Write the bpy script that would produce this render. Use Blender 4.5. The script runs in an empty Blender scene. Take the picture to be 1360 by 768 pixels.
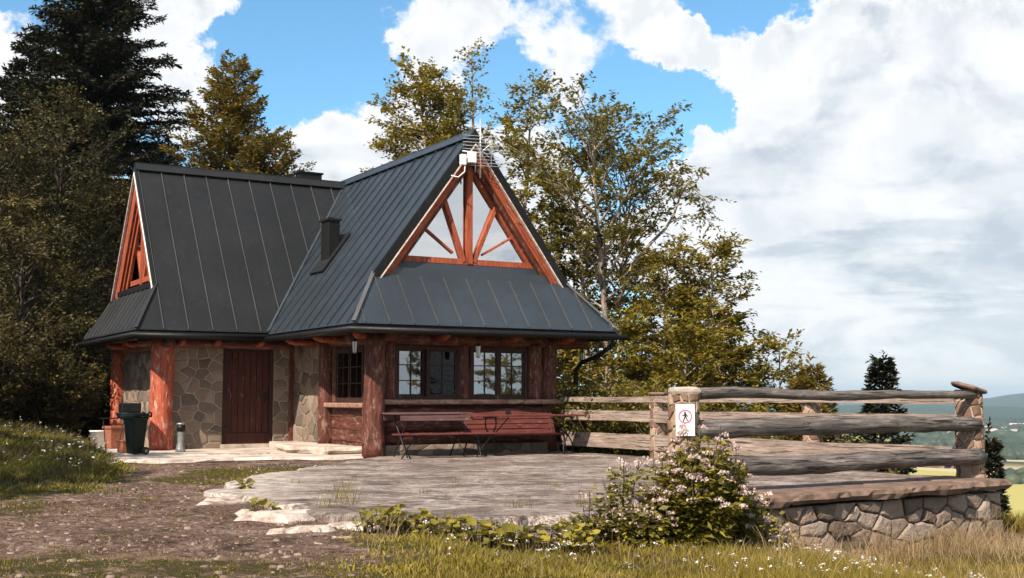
import bpy, math, random
import numpy as np
from mathutils import Vector, Matrix, noise
R=math.radians
# ---------------------------------------------------------------- camera, sky, sun
sc=bpy.context.scene; COL=sc.collection
YAW=R(-30.2); PITCH=R(5.1); CAMZ=.95
cd=bpy.data.cameras.new('camera'); cam=bpy.data.objects.new('camera',cd); COL.objects.link(cam)
cam.location=(0,0,CAMZ); cam.rotation_euler=(R(90)+PITCH,0,YAW)
cd.sensor_width=36; cd.lens=36*1639/1360; cd.clip_start=.1; cd.clip_end=40000
sc.camera=cam
SUN_EL=R(43); SUN_AZ=Vector((-.86,-.51,0)).normalized()      # direction towards the sun, flat
sdir=Vector((SUN_AZ.x*math.cos(SUN_EL),SUN_AZ.y*math.cos(SUN_EL),math.sin(SUN_EL)))
sl=bpy.data.lights.new('sun','SUN'); sl.energy=5.0; sl.angle=R(.55); sl.color=(1,.89,.74)
so=bpy.data.objects.new('sun',sl); COL.objects.link(so); so.rotation_euler=sdir.to_track_quat('Z','Y').to_euler()
sc.view_settings.view_transform='Standard'; sc.view_settings.look='None'
sc.view_settings.exposure=.80; sc.view_settings.gamma=1
CY,SY=math.cos(YAW),math.sin(YAW)
def skydir(px,py):
    x=(px-680)/1639; y=(384-py)/1639
    f=math.cos(PITCH)-y*math.sin(PITCH); u=math.sin(PITCH)+y*math.cos(PITCH)
    return Vector((CY*x-SY*f,SY*x+CY*f,u)).normalized()

class NT:
    def __init__(s,tree): s.t=tree; s.n=tree.nodes; s.l=tree.links
    def new(s,k,**kw):
        n=s.n.new(k)
        for a,b in kw.items(): setattr(n,a,b)
        return n
    def link(s,a,b): s.l.new(a,b)
    def setin(s,n,i,v):
        if isinstance(v,bpy.types.NodeSocket): s.link(v,n.inputs[i])
        elif v is not None: n.inputs[i].default_value=v
    def math(s,op,a,b=None,c=None,clamp=False):
        n=s.new('ShaderNodeMath',operation=op); n.use_clamp=clamp
        s.setin(n,0,a); s.setin(n,1,b); s.setin(n,2,c); return n.outputs[0]
    def vmath(s,op,a,b=None):
        n=s.new('ShaderNodeVectorMath',operation=op); s.setin(n,0,a); s.setin(n,1,b)
        return n.outputs['Value' if op in('DOT_PRODUCT','LENGTH') else 0]
    def noise(s,vec,scale,detail=5,rough=.55,dist=0):
        n=s.new('ShaderNodeTexNoise'); s.setin(n,'Vector',vec); s.setin(n,'Scale',scale)
        s.setin(n,'Detail',detail); s.setin(n,'Roughness',rough); s.setin(n,'Distortion',dist); return n.outputs['Fac']
    def ramp(s,fac,stops,interp='LINEAR'):
        n=s.new('ShaderNodeValToRGB'); e=n.color_ramp.elements; n.color_ramp.interpolation=interp
        while len(e)<len(stops): e.new(.5)
        for k,(p,c) in enumerate(stops):
            e[k].position=p; e[k].color=(*c,1) if len(c)==3 else c
        s.setin(n,0,fac); return n.outputs[0]
    def mix(s,fac,a,b,blend='MIX'):
        n=s.new('ShaderNodeMix',data_type='RGBA',blend_type=blend)
        s.setin(n,0,fac)
        for i,v in ((6,a),(7,b)):
            if isinstance(v,tuple) and len(v)==3: v=(*v,1)
            s.setin(n,i,v)
        return n.outputs[2]
    def rng(s,v,a,b,c=0.,d=1.,smooth=False):
        n=s.new('ShaderNodeMapRange'); n.interpolation_type='SMOOTHSTEP' if smooth else 'LINEAR'
        for i,x in enumerate((v,a,b,c,d)): s.setin(n,i,x)
        return n.outputs[0]
    def mapping(s,vec,scale=(1,1,1),rot=(0,0,0)):
        n=s.new('ShaderNodeMapping'); s.setin(n,'Vector',vec); n.inputs['Scale'].default_value=scale; n.inputs['Rotation'].default_value=rot
        return n.outputs[0]

w=bpy.data.worlds.new('World'); sc.world=w; w.use_nodes=True
N=NT(w.node_tree); N.n.clear()
tc=N.new('ShaderNodeTexCoord'); D=tc.outputs['Generated']
sky=N.new('ShaderNodeTexSky',sky_type='NISHITA'); sky.sun_disc=False; sky.sun_elevation=SUN_EL
sky.sun_rotation=math.atan2(sdir.x,sdir.y); sky.air_density=1.0; sky.dust_density=.4; sky.ozone_density=1.6; sky.altitude=900
skyc=N.mix(1.,sky.outputs[0],(.72,1.08,1.14),'MULTIPLY')
b1=N.new('ShaderNodeBackground'); N.setin(b1,0,skyc); N.setin(b1,1,.098)
sep=N.new('ShaderNodeSeparateXYZ'); N.link(D,sep.inputs[0])
# cloud layer: noise on a plane above the place
zz=N.math('ADD',N.math('MAXIMUM',sep.outputs[2],0.),.13)
dv=N.new('ShaderNodeVectorMath',operation='SCALE'); N.link(D,dv.inputs[0]); N.link(N.math('DIVIDE',1.,zz),dv.inputs['Scale'])
flat=dv.outputs[0]
n1=N.noise(D,5.5,8,.56,.25); n2=N.noise(flat,1.1,7,.58,.3)
n3=N.noise(D,15.,10,.66,.35)
nn=N.math('MULTIPLY_ADD',n1,.48,N.math('MULTIPLY_ADD',n2,.18,N.math('MULTIPLY',n3,.34)))
def warp(vec,scale,amt,detail=6):
    t=N.new('ShaderNodeTexNoise'); N.setin(t,'Vector',vec); N.setin(t,'Scale',scale); N.setin(t,'Detail',detail); N.setin(t,'Roughness',.6)
    q=N.vmath('SUBTRACT',t.outputs['Color'],(.5,.5,.5)); v=N.new('ShaderNodeVectorMath',operation='SCALE'); N.link(q,v.inputs[0]); v.inputs['Scale'].default_value=amt
    return N.vmath('ADD',vec,v.outputs[0])
DW=warp(warp(D,7.,.16),26.,.045,8)
cov=None
# heaps of cloud in the sky (direction, angular radius, weight); negative = clear blue
S=1/1639
blobs=[((1180,330),300,1.),((1010,300),120,.75),((1330,420),300,1.),((1150,480),180,.8),((1230,450),90,1.),((1080,110),125,1.),((1230,110),130,1.),((1380,60),150,.9),((935,65),60,.9),((1010,80),60,.9),((870,40),70,.3),((790,60),120,.6),
 ((600,20),95,.9),((470,205),135,1.),((330,150),60,.35),((270,110),90,.95),((100,160),150,.8),((20,60),70,.8),((240,10),90,.9),((720,330),130,.8),((560,260),120,.6),((900,290),80,.8),((1010,240),70,.9),((760,160),70,.1),
 ((400,60),125,-.75),((1050,5),62,-1.1),((960,-5),60,-.9),((520,90),60,-.6),((440,110),70,-.5),((735,20),40,-.2),((905,160),60,-.85),((850,140),50,-.6),((965,178),42,-.75),((705,110),50,-.4),((660,110),60,-.3),((880,-40),80,-.5),((960,120),40,-.2)]
for (px,py),rad,wt in blobs:
    d=skydir(px,py)
    dist=N.vmath('DISTANCE',D,tuple(d)) if False else None
    sub=N.vmath('SUBTRACT',DW,tuple(d)); ln=N.vmath('LENGTH',sub)
    m=N.rng(ln,rad*S*1.25,rad*S*.35,0,wt,True)
    cov=m if cov is None else N.math('ADD',cov,m)
# behind and beside the camera: broken cloud
back=N.rng(N.vmath('DOT_PRODUCT',D,tuple(skydir(680,384))),.9,.5,0.,.42,True)
rf=skydir(640,330); rf=Vector((rf.x,-rf.y,rf.z))  # bright cloud added out of view for the gable glass to mirror
cov=N.math('ADD',cov,N.math('ADD',back,N.rng(N.vmath('DOT_PRODUCT',D,tuple(rf)),.80,.95,0.,.8,True))); cov=N.math('MINIMUM',cov,1.22)
dens=N.math('ADD',N.math('MULTIPLY',N.math('SUBTRACT',nn,.5),7.0),N.math('MULTIPLY',cov,1.15))
alpha=N.rng(dens,.22,.70,0,1,True)
shade=N.noise(N.mapping(D,(1,1,1.7)),7.,7,.55,.3)
sh2=N.noise(N.mapping(D,(1,1,5.5)),4.2,8,.6,.5)
thick=N.rng(dens,.55,1.5,0,1,True)
low=N.rng(sep.outputs[2],.30,.06,0.,1.,True)
up_=N.vmath('ADD',D,(-.012,-.004,.022)); bil=N.math('SUBTRACT',N.noise(up_,8.5,9,.6,.3),N.noise(D,8.5,9,.6,.3))
bilg=N.math('MULTIPLY',N.rng(bil,-.01,.085,0.,.40,True),N.math('SUBTRACT',1.,low))
g=N.math('ADD',N.math('ADD',N.math('MULTIPLY',thick,N.rng(shade,.44,.62,0,.62,True)),N.math('MULTIPLY',N.rng(dens,.5,1.,0.,1.,True),bilg)),N.math('MULTIPLY',low,N.rng(sh2,.46,.60,.0,.70,True)),clamp=True)
cc=N.ramp(g,[(0,(.97,.97,.98)),(.45,(.80,.83,.86)),(1,(.56,.62,.69))])
b2=N.new('ShaderNodeBackground'); N.setin(b2,0,cc); N.setin(b2,1,.63)
mx=N.new('ShaderNodeMixShader'); N.link(N.math('MULTIPLY',alpha,.97),mx.inputs[0]); N.link(b1.outputs[0],mx.inputs[1]); N.link(b2.outputs[0],mx.inputs[2])
wo=N.new('ShaderNodeOutputWorld'); N.link(mx.outputs[0],wo.inputs[0])

# ---------------------------------------------------------------- materials
def mat(name,build,**kw):
    m=bpy.data.materials.new(name); m.use_nodes=True; T=NT(m.node_tree); T.n.clear()
    out=T.new('ShaderNodeOutputMaterial'); p=T.new('ShaderNodeBsdfPrincipled'); T.link(p.outputs[0],out.inputs[0])
    tc=T.new('ShaderNodeTexCoord'); T.obj=tc.outputs['Object']; T.p=p; T.out=out
    T.setin(p,'Roughness',kw.get('rough',.8)); T.setin(p,'Metallic',kw.get('metal',0.)); T.setin(p,'Specular IOR Level',kw.get('spec',.3))
    build(T); return m
def bump(T,h,strength=.5,dist=.01):
    b=T.new('ShaderNodeBump'); T.setin(b,'Strength',strength); T.setin(b,'Distance',dist); T.link(h,b.inputs['Height']); T.link(b.outputs[0],T.p.inputs['Normal'])
def attr(T,name):
    a=T.new('ShaderNodeAttribute'); a.attribute_name=name; return a.outputs['Fac']
def wood(name,axis,c_dark,c_mid,c_light,wear=.5,rough=.7,pale=(.42,.30,.22),rot=0.):
    sc_=[9,9,9]; sc_['xyz'.index(axis)]=.8; s2=[3,3,3]; s2['xyz'.index(axis)]=1.2
    def b(T):
        T.obj=T.mapping(T.obj,(1,1,1),(0,rot,0)) if rot else T.obj
        a=T.noise(T.mapping(T.obj,tuple(sc_)),3.2,7,.62,.3); c=T.noise(T.mapping(T.obj,tuple(s2)),4.6,8,.72,.5)
        col=T.ramp(a,[(.3,c_dark),(.5,c_mid),(.72,c_light)])
        k=T.rng(c,.62-wear*.14,.70-wear*.10,0,.85,True); col=T.mix(k,col,pale)
        k2=T.rng(T.noise(T.mapping(T.obj,tuple(s2)),5.1,6,.7),.57,.68,0,.9,True); col=T.mix(k2,col,tuple(x*.45 for x in c_dark))
        T.setin(T.p,'Base Color',col); bump(T,T.math('ADD',a,T.math('MULTIPLY',c,.5)),.7,.012)
    return mat(name,b,rough=rough)
RED=((.025,.010,.007),(.088,.024,.015),(.17,.055,.034))
W_red={a:wood('red_log_'+a,a,*RED,wear=.7,pale=(.22,.135,.10)) for a in 'xyz'}
W_brite=wood('sunlit_red_log','z',(.13,.03,.015),(.33,.065,.032),(.42,.11,.06),wear=.7,pale=(.45,.28,.20))  # lit copy of the red log wood, sunlight put into its colour
W_rakes={k:wood('orange_red_board_'+n,'z',(.08,.02,.010),(.27,.055,.022),(.40,.105,.045),wear=.3,pale=(.36,.2,.13),rot=R(-k*36.8)) for k,n in ((-1,'left'),(1,'right'),(0,'plain'))}; W_rake=W_rakes[0]
W_frame=wood('window_wood','z',(.018,.009,.007),(.038,.016,.011),(.065,.026,.017),wear=.05)
W_gframe=wood('gable_frame_wood','z',(.14,.032,.015),(.30,.065,.028),(.38,.10,.045),wear=.05)
W_door=wood('door_wood','z',(.028,.009,.007),(.065,.016,.011),(.095,.025,.016),wear=.05)
W_bench=wood('mauve_painted_wood','x',(.075,.038,.034),(.12,.062,.056),(.165,.088,.08),wear=.1,pale=(.33,.2,.18))
W_slat=wood('red_bench_wood','x',(.055,.014,.011),(.115,.025,.020),(.165,.045,.034),wear=.1)
W_worn=wood('worn_sill_wood','x',(.10,.05,.035),(.26,.13,.09),(.42,.30,.23),wear=.8)
def greywood(name,axis,lo,mid,hi):
    sc_=[8,8,8]; sc_['xyz'.index(axis)]=.55; s3=[3,3,3]; s3['xyz'.index(axis)]=.9
    s4=[22,22,22]; s4['xyz'.index(axis)]=.5
    def b(T):
        a=T.noise(T.mapping(T.obj,tuple(sc_)),4.2,10,.74,.5); c=T.noise(T.mapping(T.obj,tuple(s3)),2.4,8,.7,.4)
        f=T.noise(T.mapping(T.obj,tuple(s4)),2.4,3,.6,.2)
        col=T.ramp(T.math('ADD',T.math('MULTIPLY',a,.6),T.math('MULTIPLY',c,.4)),[(.34,lo),(.5,mid),(.64,hi)])
        crack=T.rng(f,.43,.36,0,.92,True); col=T.mix(crack,col,tuple(x*.25 for x in lo))
        n3=T.noise(T.obj,1.7,4); col=T.mix(T.rng(n3,.58,.72,0,.35,True),col,(.20,.135,.105),'MIX')
        T.setin(T.p,'Base Color',col); bump(T,T.math('SUBTRACT',a,T.math('MULTIPLY',crack,.6)),.9,.015)
    return mat(name,b,rough=.85)
W_log=greywood('weathered_grey_log','x',(.03,.026,.025),(.115,.097,.09),(.29,.25,.225))
W_plank=greywood('weathered_plank','y',(.10,.075,.06),(.27,.20,.165),(.42,.33,.28))

def metal_roof(name,col,rough,spec=.5):
    def b(T):
        a=T.noise(T.obj,.9,5,.6,.2); f=T.noise(T.mapping(T.obj,(6,6,1)),2.,5,.6)
        c=T.mix(T.rng(a,.35,.7),tuple(x*.8 for x in col),tuple(x*1.25 for x in col))
        T.setin(T.p,'Base Color',c); T.setin(T.p,'Roughness',T.rng(f,.3,.7,rough-.07,rough+.12)); T.setin(T.p,'Base Color',T.mix(T.rng(T.noise(T.mapping(T.obj,(5,5,.7)),2.2,7,.7),.54,.76,0,.16,True),c,(.09,.085,.08))); bump(T,T.noise(T.obj,1.9,4),.5,.03)
    return mat(name,b,spec=spec)
M_roof=metal_roof('charcoal_sheet_metal',(.011,.0115,.0125),.5,.30)
M_roofb=metal_roof('sky_tinted_charcoal_metal',(.020,.027,.035),.38,.65)  # same roof metal with sky reflection mixed into its base colour
M_black=metal_roof('black_painted_metal',(.006,.006,.006),.5,.25)
M_seam=metal_roof('seam_edge_metal',(.055,.055,.057),.5,.5)  # paler than the sheets: caught light put into the seam colour
M_trim=mat('pale_trim',lambda T:T.setin(T.p,'Base Color',T.ramp(T.noise(T.obj,12,4),[(.3,(.40,.27,.22)),(.6,(.66,.55,.50))])))
M_white=mat('white_paint',lambda T:T.setin(T.p,'Base Color',T.ramp(T.noise(T.obj,20,4),[(.3,(.62,.60,.58)),(.6,(.8,.8,.79))])),rough=.6)
def solid(name,c,rough=.6,metal=0.,spec=.4,var=.25,scale=14):
    def b(T): 
        n=T.noise(T.obj,scale,5,.6); T.setin(T.p,'Base Color',T.mix(T.rng(n,.3,.7),tuple(x*(1-var) for x in c),tuple(x*(1+var) for x in c)))
        bump(T,n,.2,.004)
    return mat(name,b,rough=rough,metal=metal,spec=spec)
M_iron=solid('wrought_iron',(.018,.017,.017),.5,.3)
M_bin=solid('dark_green_plastic',(.005,.009,.006),.5,0,.2,.15,6)
M_terra=solid('terracotta',(.26,.09,.05),.85)
M_steel=solid('dull_steel',(.30,.29,.28),.38,.75)
M_alu=solid('aluminium',(.50,.50,.52),.35,.5)
M_lampglass=solid('milky_lamp_glass',(.55,.55,.50),.2,0,.6,.05)
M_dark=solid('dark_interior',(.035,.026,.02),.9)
M_cap=solid('cap_stone',(.155,.10,.075),.85,0,.3,.45,7)
M_caplight=solid('pale_cap_stone',(.36,.30,.25),.85,0,.3,.35,8)
M_tyre=solid('black_rubber',(.012,.012,.012),.7)
M_signred=solid('sign_red',(.52,.12,.20),.5,0,.4,.05)
M_signblack=solid('sign_black',(.015,.015,.02),.5,0,.4,.05)
M_signgrey=solid('sign_grey',(.38,.38,.42),.5,0,.4,.05)
def stone(name,stops,scale=6,bs=.6,bd=.02):
    def b(T):
        t=attr(T,'tone'); n=T.noise(T.obj,scale,8,.65,.3); v=T.math('ADD',T.math('MULTIPLY',t,.55),T.math('MULTIPLY',n,.45))
        T.setin(T.p,'Base Color',T.ramp(v,stops)); bump(T,T.noise(T.obj,scale*2.2,8,.7),bs,bd)
    return mat(name,b,rough=.9,spec=.2)
M_stone=stone('wall_stone',[(.15,(.085,.068,.055)),(.4,(.155,.12,.095)),(.6,(.215,.155,.115)),(.85,(.27,.22,.18))])
M_rubble=stone('rubble_stone',[(.15,(.085,.065,.05)),(.4,(.18,.13,.10)),(.6,(.26,.19,.15)),(.85,(.36,.285,.24))],5,1.,.05)
M_poststone=stone('post_stone',[(.15,(.11,.06,.04)),(.45,(.21,.125,.085)),(.8,(.36,.25,.18))],8)
def mort(T):
    n=T.noise(T.obj,14,6,.7); T.setin(T.p,'Base Color',T.ramp(n,[(.3,(.26,.205,.16)),(.65,(.44,.36,.29))])); bump(T,n,.6,.01)
M_mortar=mat('pale_mortar',mort,rough=.95)
M_mortard=mat('dark_joint',lambda T:T.setin(T.p,'Base Color',T.ramp(T.noise(T.obj,9,6,.7),[(.35,(.04,.03,.025)),(.7,(.20,.15,.12))])),rough=.95)
def slate(T):
    m=T.mapping(T.obj,(1,1,1),(0,0,R(32))); a=T.noise(T.mapping(m,(2.0,2.9,1)),1.5,11,.78,1.6); c=T.noise(T.obj,.8,6,.65,.5)
    col=T.ramp(a,[(.41,(.06,.042,.034)),(.465,(.175,.125,.10)),(.53,(.31,.235,.195)),(.60,(.50,.405,.345))])
    w1=T.noise(T.mapping(m,(1.6,3.6,1)),2.6,11,.75,1.8); ridge=T.rng(T.math('ABSOLUTE',T.math('SUBTRACT',w1,.5)),.0,.03,1,0,True)
    patch=T.rng(T.noise(T.obj,1.1,5),.44,.58,0,.95,True)
    col=T.mix(T.math('MULTIPLY',ridge,patch),col,(.74,.66,.59)); col=T.mix(T.rng(c,.49,.60,0,.72,True),col,(.13,.095,.08))
    w2=T.noise(T.mapping(m,(.8,3.0,1)),1.6,9,.7,2.2); cr=T.rng(T.math('ABSOLUTE',T.math('SUBTRACT',w2,.47)),.0,.010,1,0,True)
    col=T.mix(T.math('MULTIPLY',cr,T.rng(T.noise(T.obj,.7,4),.40,.52,0,.95,True)),col,(.03,.022,.02))
    sp_=T.rng(T.noise(T.obj,26,5,.7),.60,.68,0,.7,True); col=T.mix(sp_,col,(.09,.07,.06))
    ox=T.new('ShaderNodeSeparateXYZ'); T.link(T.obj,ox.inputs[0]); lf=T.math('ADD',T.math('SUBTRACT',ox.outputs[0],T.math('MULTIPLY',T.math('SUBTRACT',ox.outputs[1],12.),.45)),T.math('MULTIPLY',T.noise(T.obj,1.3,6,.7),2.2)); col=T.mix(T.rng(lf,5.9,4.9,0,.85,True),col,T.ramp(T.noise(T.obj,6,8,.7),[(.38,(.30,.22,.18)),(.5,(.56,.47,.41)),(.6,(.70,.62,.56))]))
    T.setin(T.p,'Base Color',col); bump(T,T.math('SUBTRACT',T.math('ADD',a,T.math('MULTIPLY',w1,.6)),T.math('MULTIPLY',cr,.5)),1.,.05)
M_slate=mat('streaky_slate',slate,rough=.75,spec=.35)
def palerock(T):
    a=T.noise(T.obj,5,8,.68,.3); T.setin(T.p,'Base Color',T.ramp(a,[(.36,(.20,.14,.11)),(.5,(.42,.335,.285)),(.62,(.60,.52,.47))])); bump(T,a,.9,.04)
M_rock=mat('pale_rock',palerock,rough=.9)
def conc(T):
    a=T.noise(T.obj,2.3,8,.65,.3); T.setin(T.p,'Base Color',T.ramp(a,[(.36,(.28,.215,.17)),(.5,(.46,.38,.32)),(.64,(.58,.50,.44))])); bump(T,T.noise(T.obj,9,7,.7),.6,.01)
M_conc=mat('pale_paving',conc,rough=.9)
def glass(name,fac,tint):
    m=bpy.data.materials.new(name); m.use_nodes=True; T=NT(m.node_tree); T.n.clear()
    o=T.new('ShaderNodeOutputMaterial'); tr=T.new('ShaderNodeBsdfTransparent'); T.setin(tr,0,(*tint,1))
    gl=T.new('ShaderNodeBsdfGlossy'); T.setin(gl,'Roughness',.015); fr=T.new('ShaderNodeFresnel'); T.setin(fr,0,1.5)
    tcn=T.new('ShaderNodeTexCoord'); b=T.new('ShaderNodeBump'); T.setin(b,'Strength',.08); T.setin(b,'Distance',.01); T.link(T.noise(tcn.outputs['Object'],1.5,2),b.inputs['Height']); T.link(b.outputs[0],gl.inputs['Normal'])
    mx=T.new('ShaderNodeMixShader'); T.link(T.math('ADD',fr.outputs[0],fac,clamp=True),mx.inputs[0]); T.link(tr.outputs[0],mx.inputs[1]); T.link(gl.outputs[0],mx.inputs[2]); T.link(mx.outputs[0],o.inputs[0])
    return m
G_win=glass('window_glass',-.01,(.9,.92,.9)); G_refl=glass('reflecting_glass',.35,(.4,.45,.5)); G_side=glass('mirroring_window_glass',.42,(.9,.92,.9)); G_gable=glass('gable_glass',.80,(.6,.6,.65))
def leafmat(name,c0,c1,c2,trans=.3):
    m=bpy.data.materials.new(name); m.use_nodes=True; T=NT(m.node_tree); T.n.clear()
    o=T.new('ShaderNodeOutputMaterial'); t=attr(T,'tone'); tcn=T.new('ShaderNodeTexCoord'); n=T.noise(tcn.outputs['Object'],.7,3)
    v=T.math('ADD',T.math('MULTIPLY',t,.6),T.math('MULTIPLY',n,.4)); col=T.ramp(v,[(.2,c0),(.5,c1),(.82,c2)])
    p=T.new('ShaderNodeBsdfPrincipled'); T.link(col,p.inputs['Base Color']); T.setin(p,'Roughness',.55); T.setin(p,'Specular IOR Level',.25)
    tl=T.new('ShaderNodeBsdfTranslucent'); T.link(T.mix(.5,col,(.30,.24,.03),'MIX') if trans>.2 else col,tl.inputs[0])
    mx=T.new('ShaderNodeMixShader'); T.setin(mx,0,trans); T.link(p.outputs[0],mx.inputs[1]); T.link(tl.outputs[0],mx.inputs[2]); T.link(mx.outputs[0],o.inputs[0]); return m
L_spruce=leafmat('dark_spruce_needles',(.008,.010,.005),(.016,.017,.007),(.034,.030,.011),.06)
L_fir=leafmat('golden_fir_needles',(.05,.036,.008),(.13,.088,.014),(.23,.145,.022),.28)
L_beech=leafmat('golden_beech_leaves',(.07,.062,.011),(.19,.145,.020),(.34,.245,.03),.38)
L_tall=leafmat('olive_beech_leaves',(.05,.050,.012),(.13,.108,.020),(.22,.17,.028),.35)
L_willow=leafmat('olive_shrub_leaves',(.018,.016,.006),(.055,.046,.012),(.16,.12,.032),.2)
L_grass=leafmat('meadow_grass',(.07,.052,.009),(.19,.14,.022),(.36,.26,.055),.3)
L_dry=leafmat('dry_grass',(.16,.105,.05),(.30,.205,.11),(.42,.31,.19),.25)
L_broad=leafmat('broad_yellow_green_leaves',(.09,.08,.012),(.20,.165,.02),(.34,.26,.035),.3)
L_bush=leafmat('flower_shrub_leaves',(.06,.055,.010),(.17,.145,.02),(.31,.25,.035),.3)
L_under=leafmat('undergrowth_leaves',(.06,.06,.012),(.14,.115,.02),(.24,.19,.05),.3)
M_petal=leafmat('pinkish_white_petals',(.38,.26,.24),(.56,.42,.39),(.72,.60,.56),.25)
M_wpetal=leafmat('white_petals',(.5,.45,.42),(.70,.66,.62),(.8,.78,.75),.2)
def bark(name,lo,hi):
    def b(T):
        a=T.noise(T.mapping(T.obj,(6,6,2)),2.,7,.65,.3); T.setin(T.p,'Base Color',T.ramp(a,[(.35,lo),(.65,hi)])); bump(T,a,.6,.02)
    return mat(name,b,rough=.9)
B_pale=bark('pale_beech_bark',(.13,.10,.075),(.36,.29,.23)); B_dark=bark('dark_bark',(.03,.022,.016),(.09,.065,.048))

# ---------------------------------------------------------------- mesh helpers
class MB:
    def __init__(s): s.v=[]; s.f=[]; s.m=[]; s.t=[]; s.cur=0; s.tone=.5
    def add(s,vs,fs):
        o=len(s.v); s.v+= [tuple(q) for q in vs]; s.t+=[s.tone]*len(vs)
        for f in fs: s.f.append(tuple(o+i for i in f)); s.m.append(s.cur)
    def box(s,a,b,bev=0):
        (x0,y0,z0),(x1,y1,z1)=a,b
        s.add([(x0,y0,z0),(x1,y0,z0),(x1,y1,z0),(x0,y1,z0),(x0,y0,z1),(x1,y0,z1),(x1,y1,z1),(x0,y1,z1)],
              [(0,3,2,1),(4,5,6,7),(0,1,5,4),(1,2,6,5),(2,3,7,6),(3,0,4,7)])
    def bar(s,p0,p1,wd,th,up=(0,0,1)):
        p0=Vector(p0);p1=Vector(p1); d=(p1-p0).normalized(); up=Vector(up)
        sd=d.cross(up).normalized(); up=sd.cross(d).normalized(); vs=[]
        for p in (p0,p1):
            for a,b in ((-1,-1),(1,-1),(1,1),(-1,1)): vs.append(p+sd*a*wd/2+up*b*th/2)
        s.add(vs,[(0,1,2,3),(7,6,5,4),(0,4,5,1),(1,5,6,2),(2,6,7,3),(3,7,4,0)])
    def prism(s,poly,off):
        n=len(poly); off=Vector(off); vs=[Vector(p) for p in poly]+[Vector(p)+off for p in poly]
        s.add(vs,[tuple(range(n)),tuple(range(2*n-1,n-1,-1))]+[(i,i+n,(i+1)%n+n,(i+1)%n) for i in range(n)])
    def path(s,pts,rad,seg=8,cap=True,rough=0,seed=0):
        pts=[Vector(p) for p in pts]; n=len(pts); rad=rad if hasattr(rad,'__len__') else [rad]*n
        vs=[]; pu=None
        for i,p in enumerate(pts):
            d=(pts[min(i+1,n-1)]-pts[max(i-1,0)]).normalized()
            if pu is None: pu=d.orthogonal().normalized()
            pu=(pu-d*pu.dot(d)).normalized(); q=d.cross(pu)
            for k in range(seg):
                a=2*math.pi*k/seg; r=rad[i]
                if rough: r*=1+rough*noise.noise(Vector((math.cos(a)*1.3,math.sin(a)*1.3,i*.55+seed*7.3)))*2
                vs.append(p+(pu*math.cos(a)+q*math.sin(a))*r)
        fs=[(i*seg+k,i*seg+(k+1)%seg,(i+1)*seg+(k+1)%seg,(i+1)*seg+k) for i in range(n-1) for k in range(seg)]
        if cap: fs+=[tuple(range(seg-1,-1,-1)),tuple(range((n-1)*seg,n*seg))]
        s.add(vs,fs)
    def log(s,p0,p1,r0,r1,seg=14,rough=.12,seed=0,bend=.02):
        p0=Vector(p0);p1=Vector(p1); L=(p1-p0).length; n=max(4,int(L/.18)); pts=[];rr=[]
        for i in range(n+1):
            t=i/n; p=p0.lerp(p1,t)+Vector((0,noise.noise(Vector((t*3,seed*3.1,1)))*bend,noise.noise(Vector((t*3,seed*3.1,9)))*bend))
            pts.append(p); rr.append(r0+(r1-r0)*t)
        rr[0]*=.93; rr[-1]*=.93
        s.path(pts,rr,seg,True,rough,seed)
    def cone(s,c,prof,seg=20):
        c=Vector(c); vs=[];n=len(prof)
        for (r,z) in prof:
            for k in range(seg): a=2*math.pi*k/seg; vs.append(c+Vector((r*math.cos(a),r*math.sin(a),z)))
        fs=[(i*seg+k,i*seg+(k+1)%seg,(i+1)*seg+(k+1)%seg,(i+1)*seg+k) for i in range(n-1) for k in range(seg)]
        fs+=[tuple(range(seg-1,-1,-1)),tuple(range((n-1)*seg,n*seg))]; s.add(vs,fs)
    def build(s,name,mats,parent=None,smooth=False,**tags):
        me=bpy.data.meshes.new(name); off=Vector(parent.location) if parent else Vector((0,0,0))
        if parent and parent.parent: off=parent.parent.location+parent.location
        me.from_pydata([tuple(Vector(q)-off) for q in s.v],[],s.f)
        mats=mats if isinstance(mats,(list,tuple)) else [mats]
        for m in mats: me.materials.append(m)
        me.polygons.foreach_set('material_index',s.m)
        if smooth: me.polygons.foreach_set('use_smooth',[True]*len(s.f))
        a=me.attributes.new('tone','FLOAT','POINT'); a.data.foreach_set('value',s.t)
        me.update(); o=bpy.data.objects.new(name,me); COL.objects.link(o); o.parent=parent
        for k,v in tags.items(): o[k]=v
        return o
def fixn(o):
    import bmesh
    b=bmesh.new(); b.from_mesh(o.data); bmesh.ops.recalc_face_normals(b,faces=b.faces); b.to_mesh(o.data); b.free(); return o
def bevel(o,wd=.008,seg=2):
    m=o.modifiers.new('bevel','BEVEL'); m.width=wd; m.segments=seg; m.limit_method='ANGLE'; return o
def thing(name,loc,label,cat,group=None):
    o=bpy.data.objects.new(name,None); COL.objects.link(o); o.location=loc; o['label']=label; o['category']=cat; o.empty_display_size=.2
    if group: o['group']=group
    return o
def copy_tree(o,parent=None):
    c=o.copy(); COL.objects.link(c); c.parent=parent
    for ch in list(o.children): copy_tree(ch,c)
    return c
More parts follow.
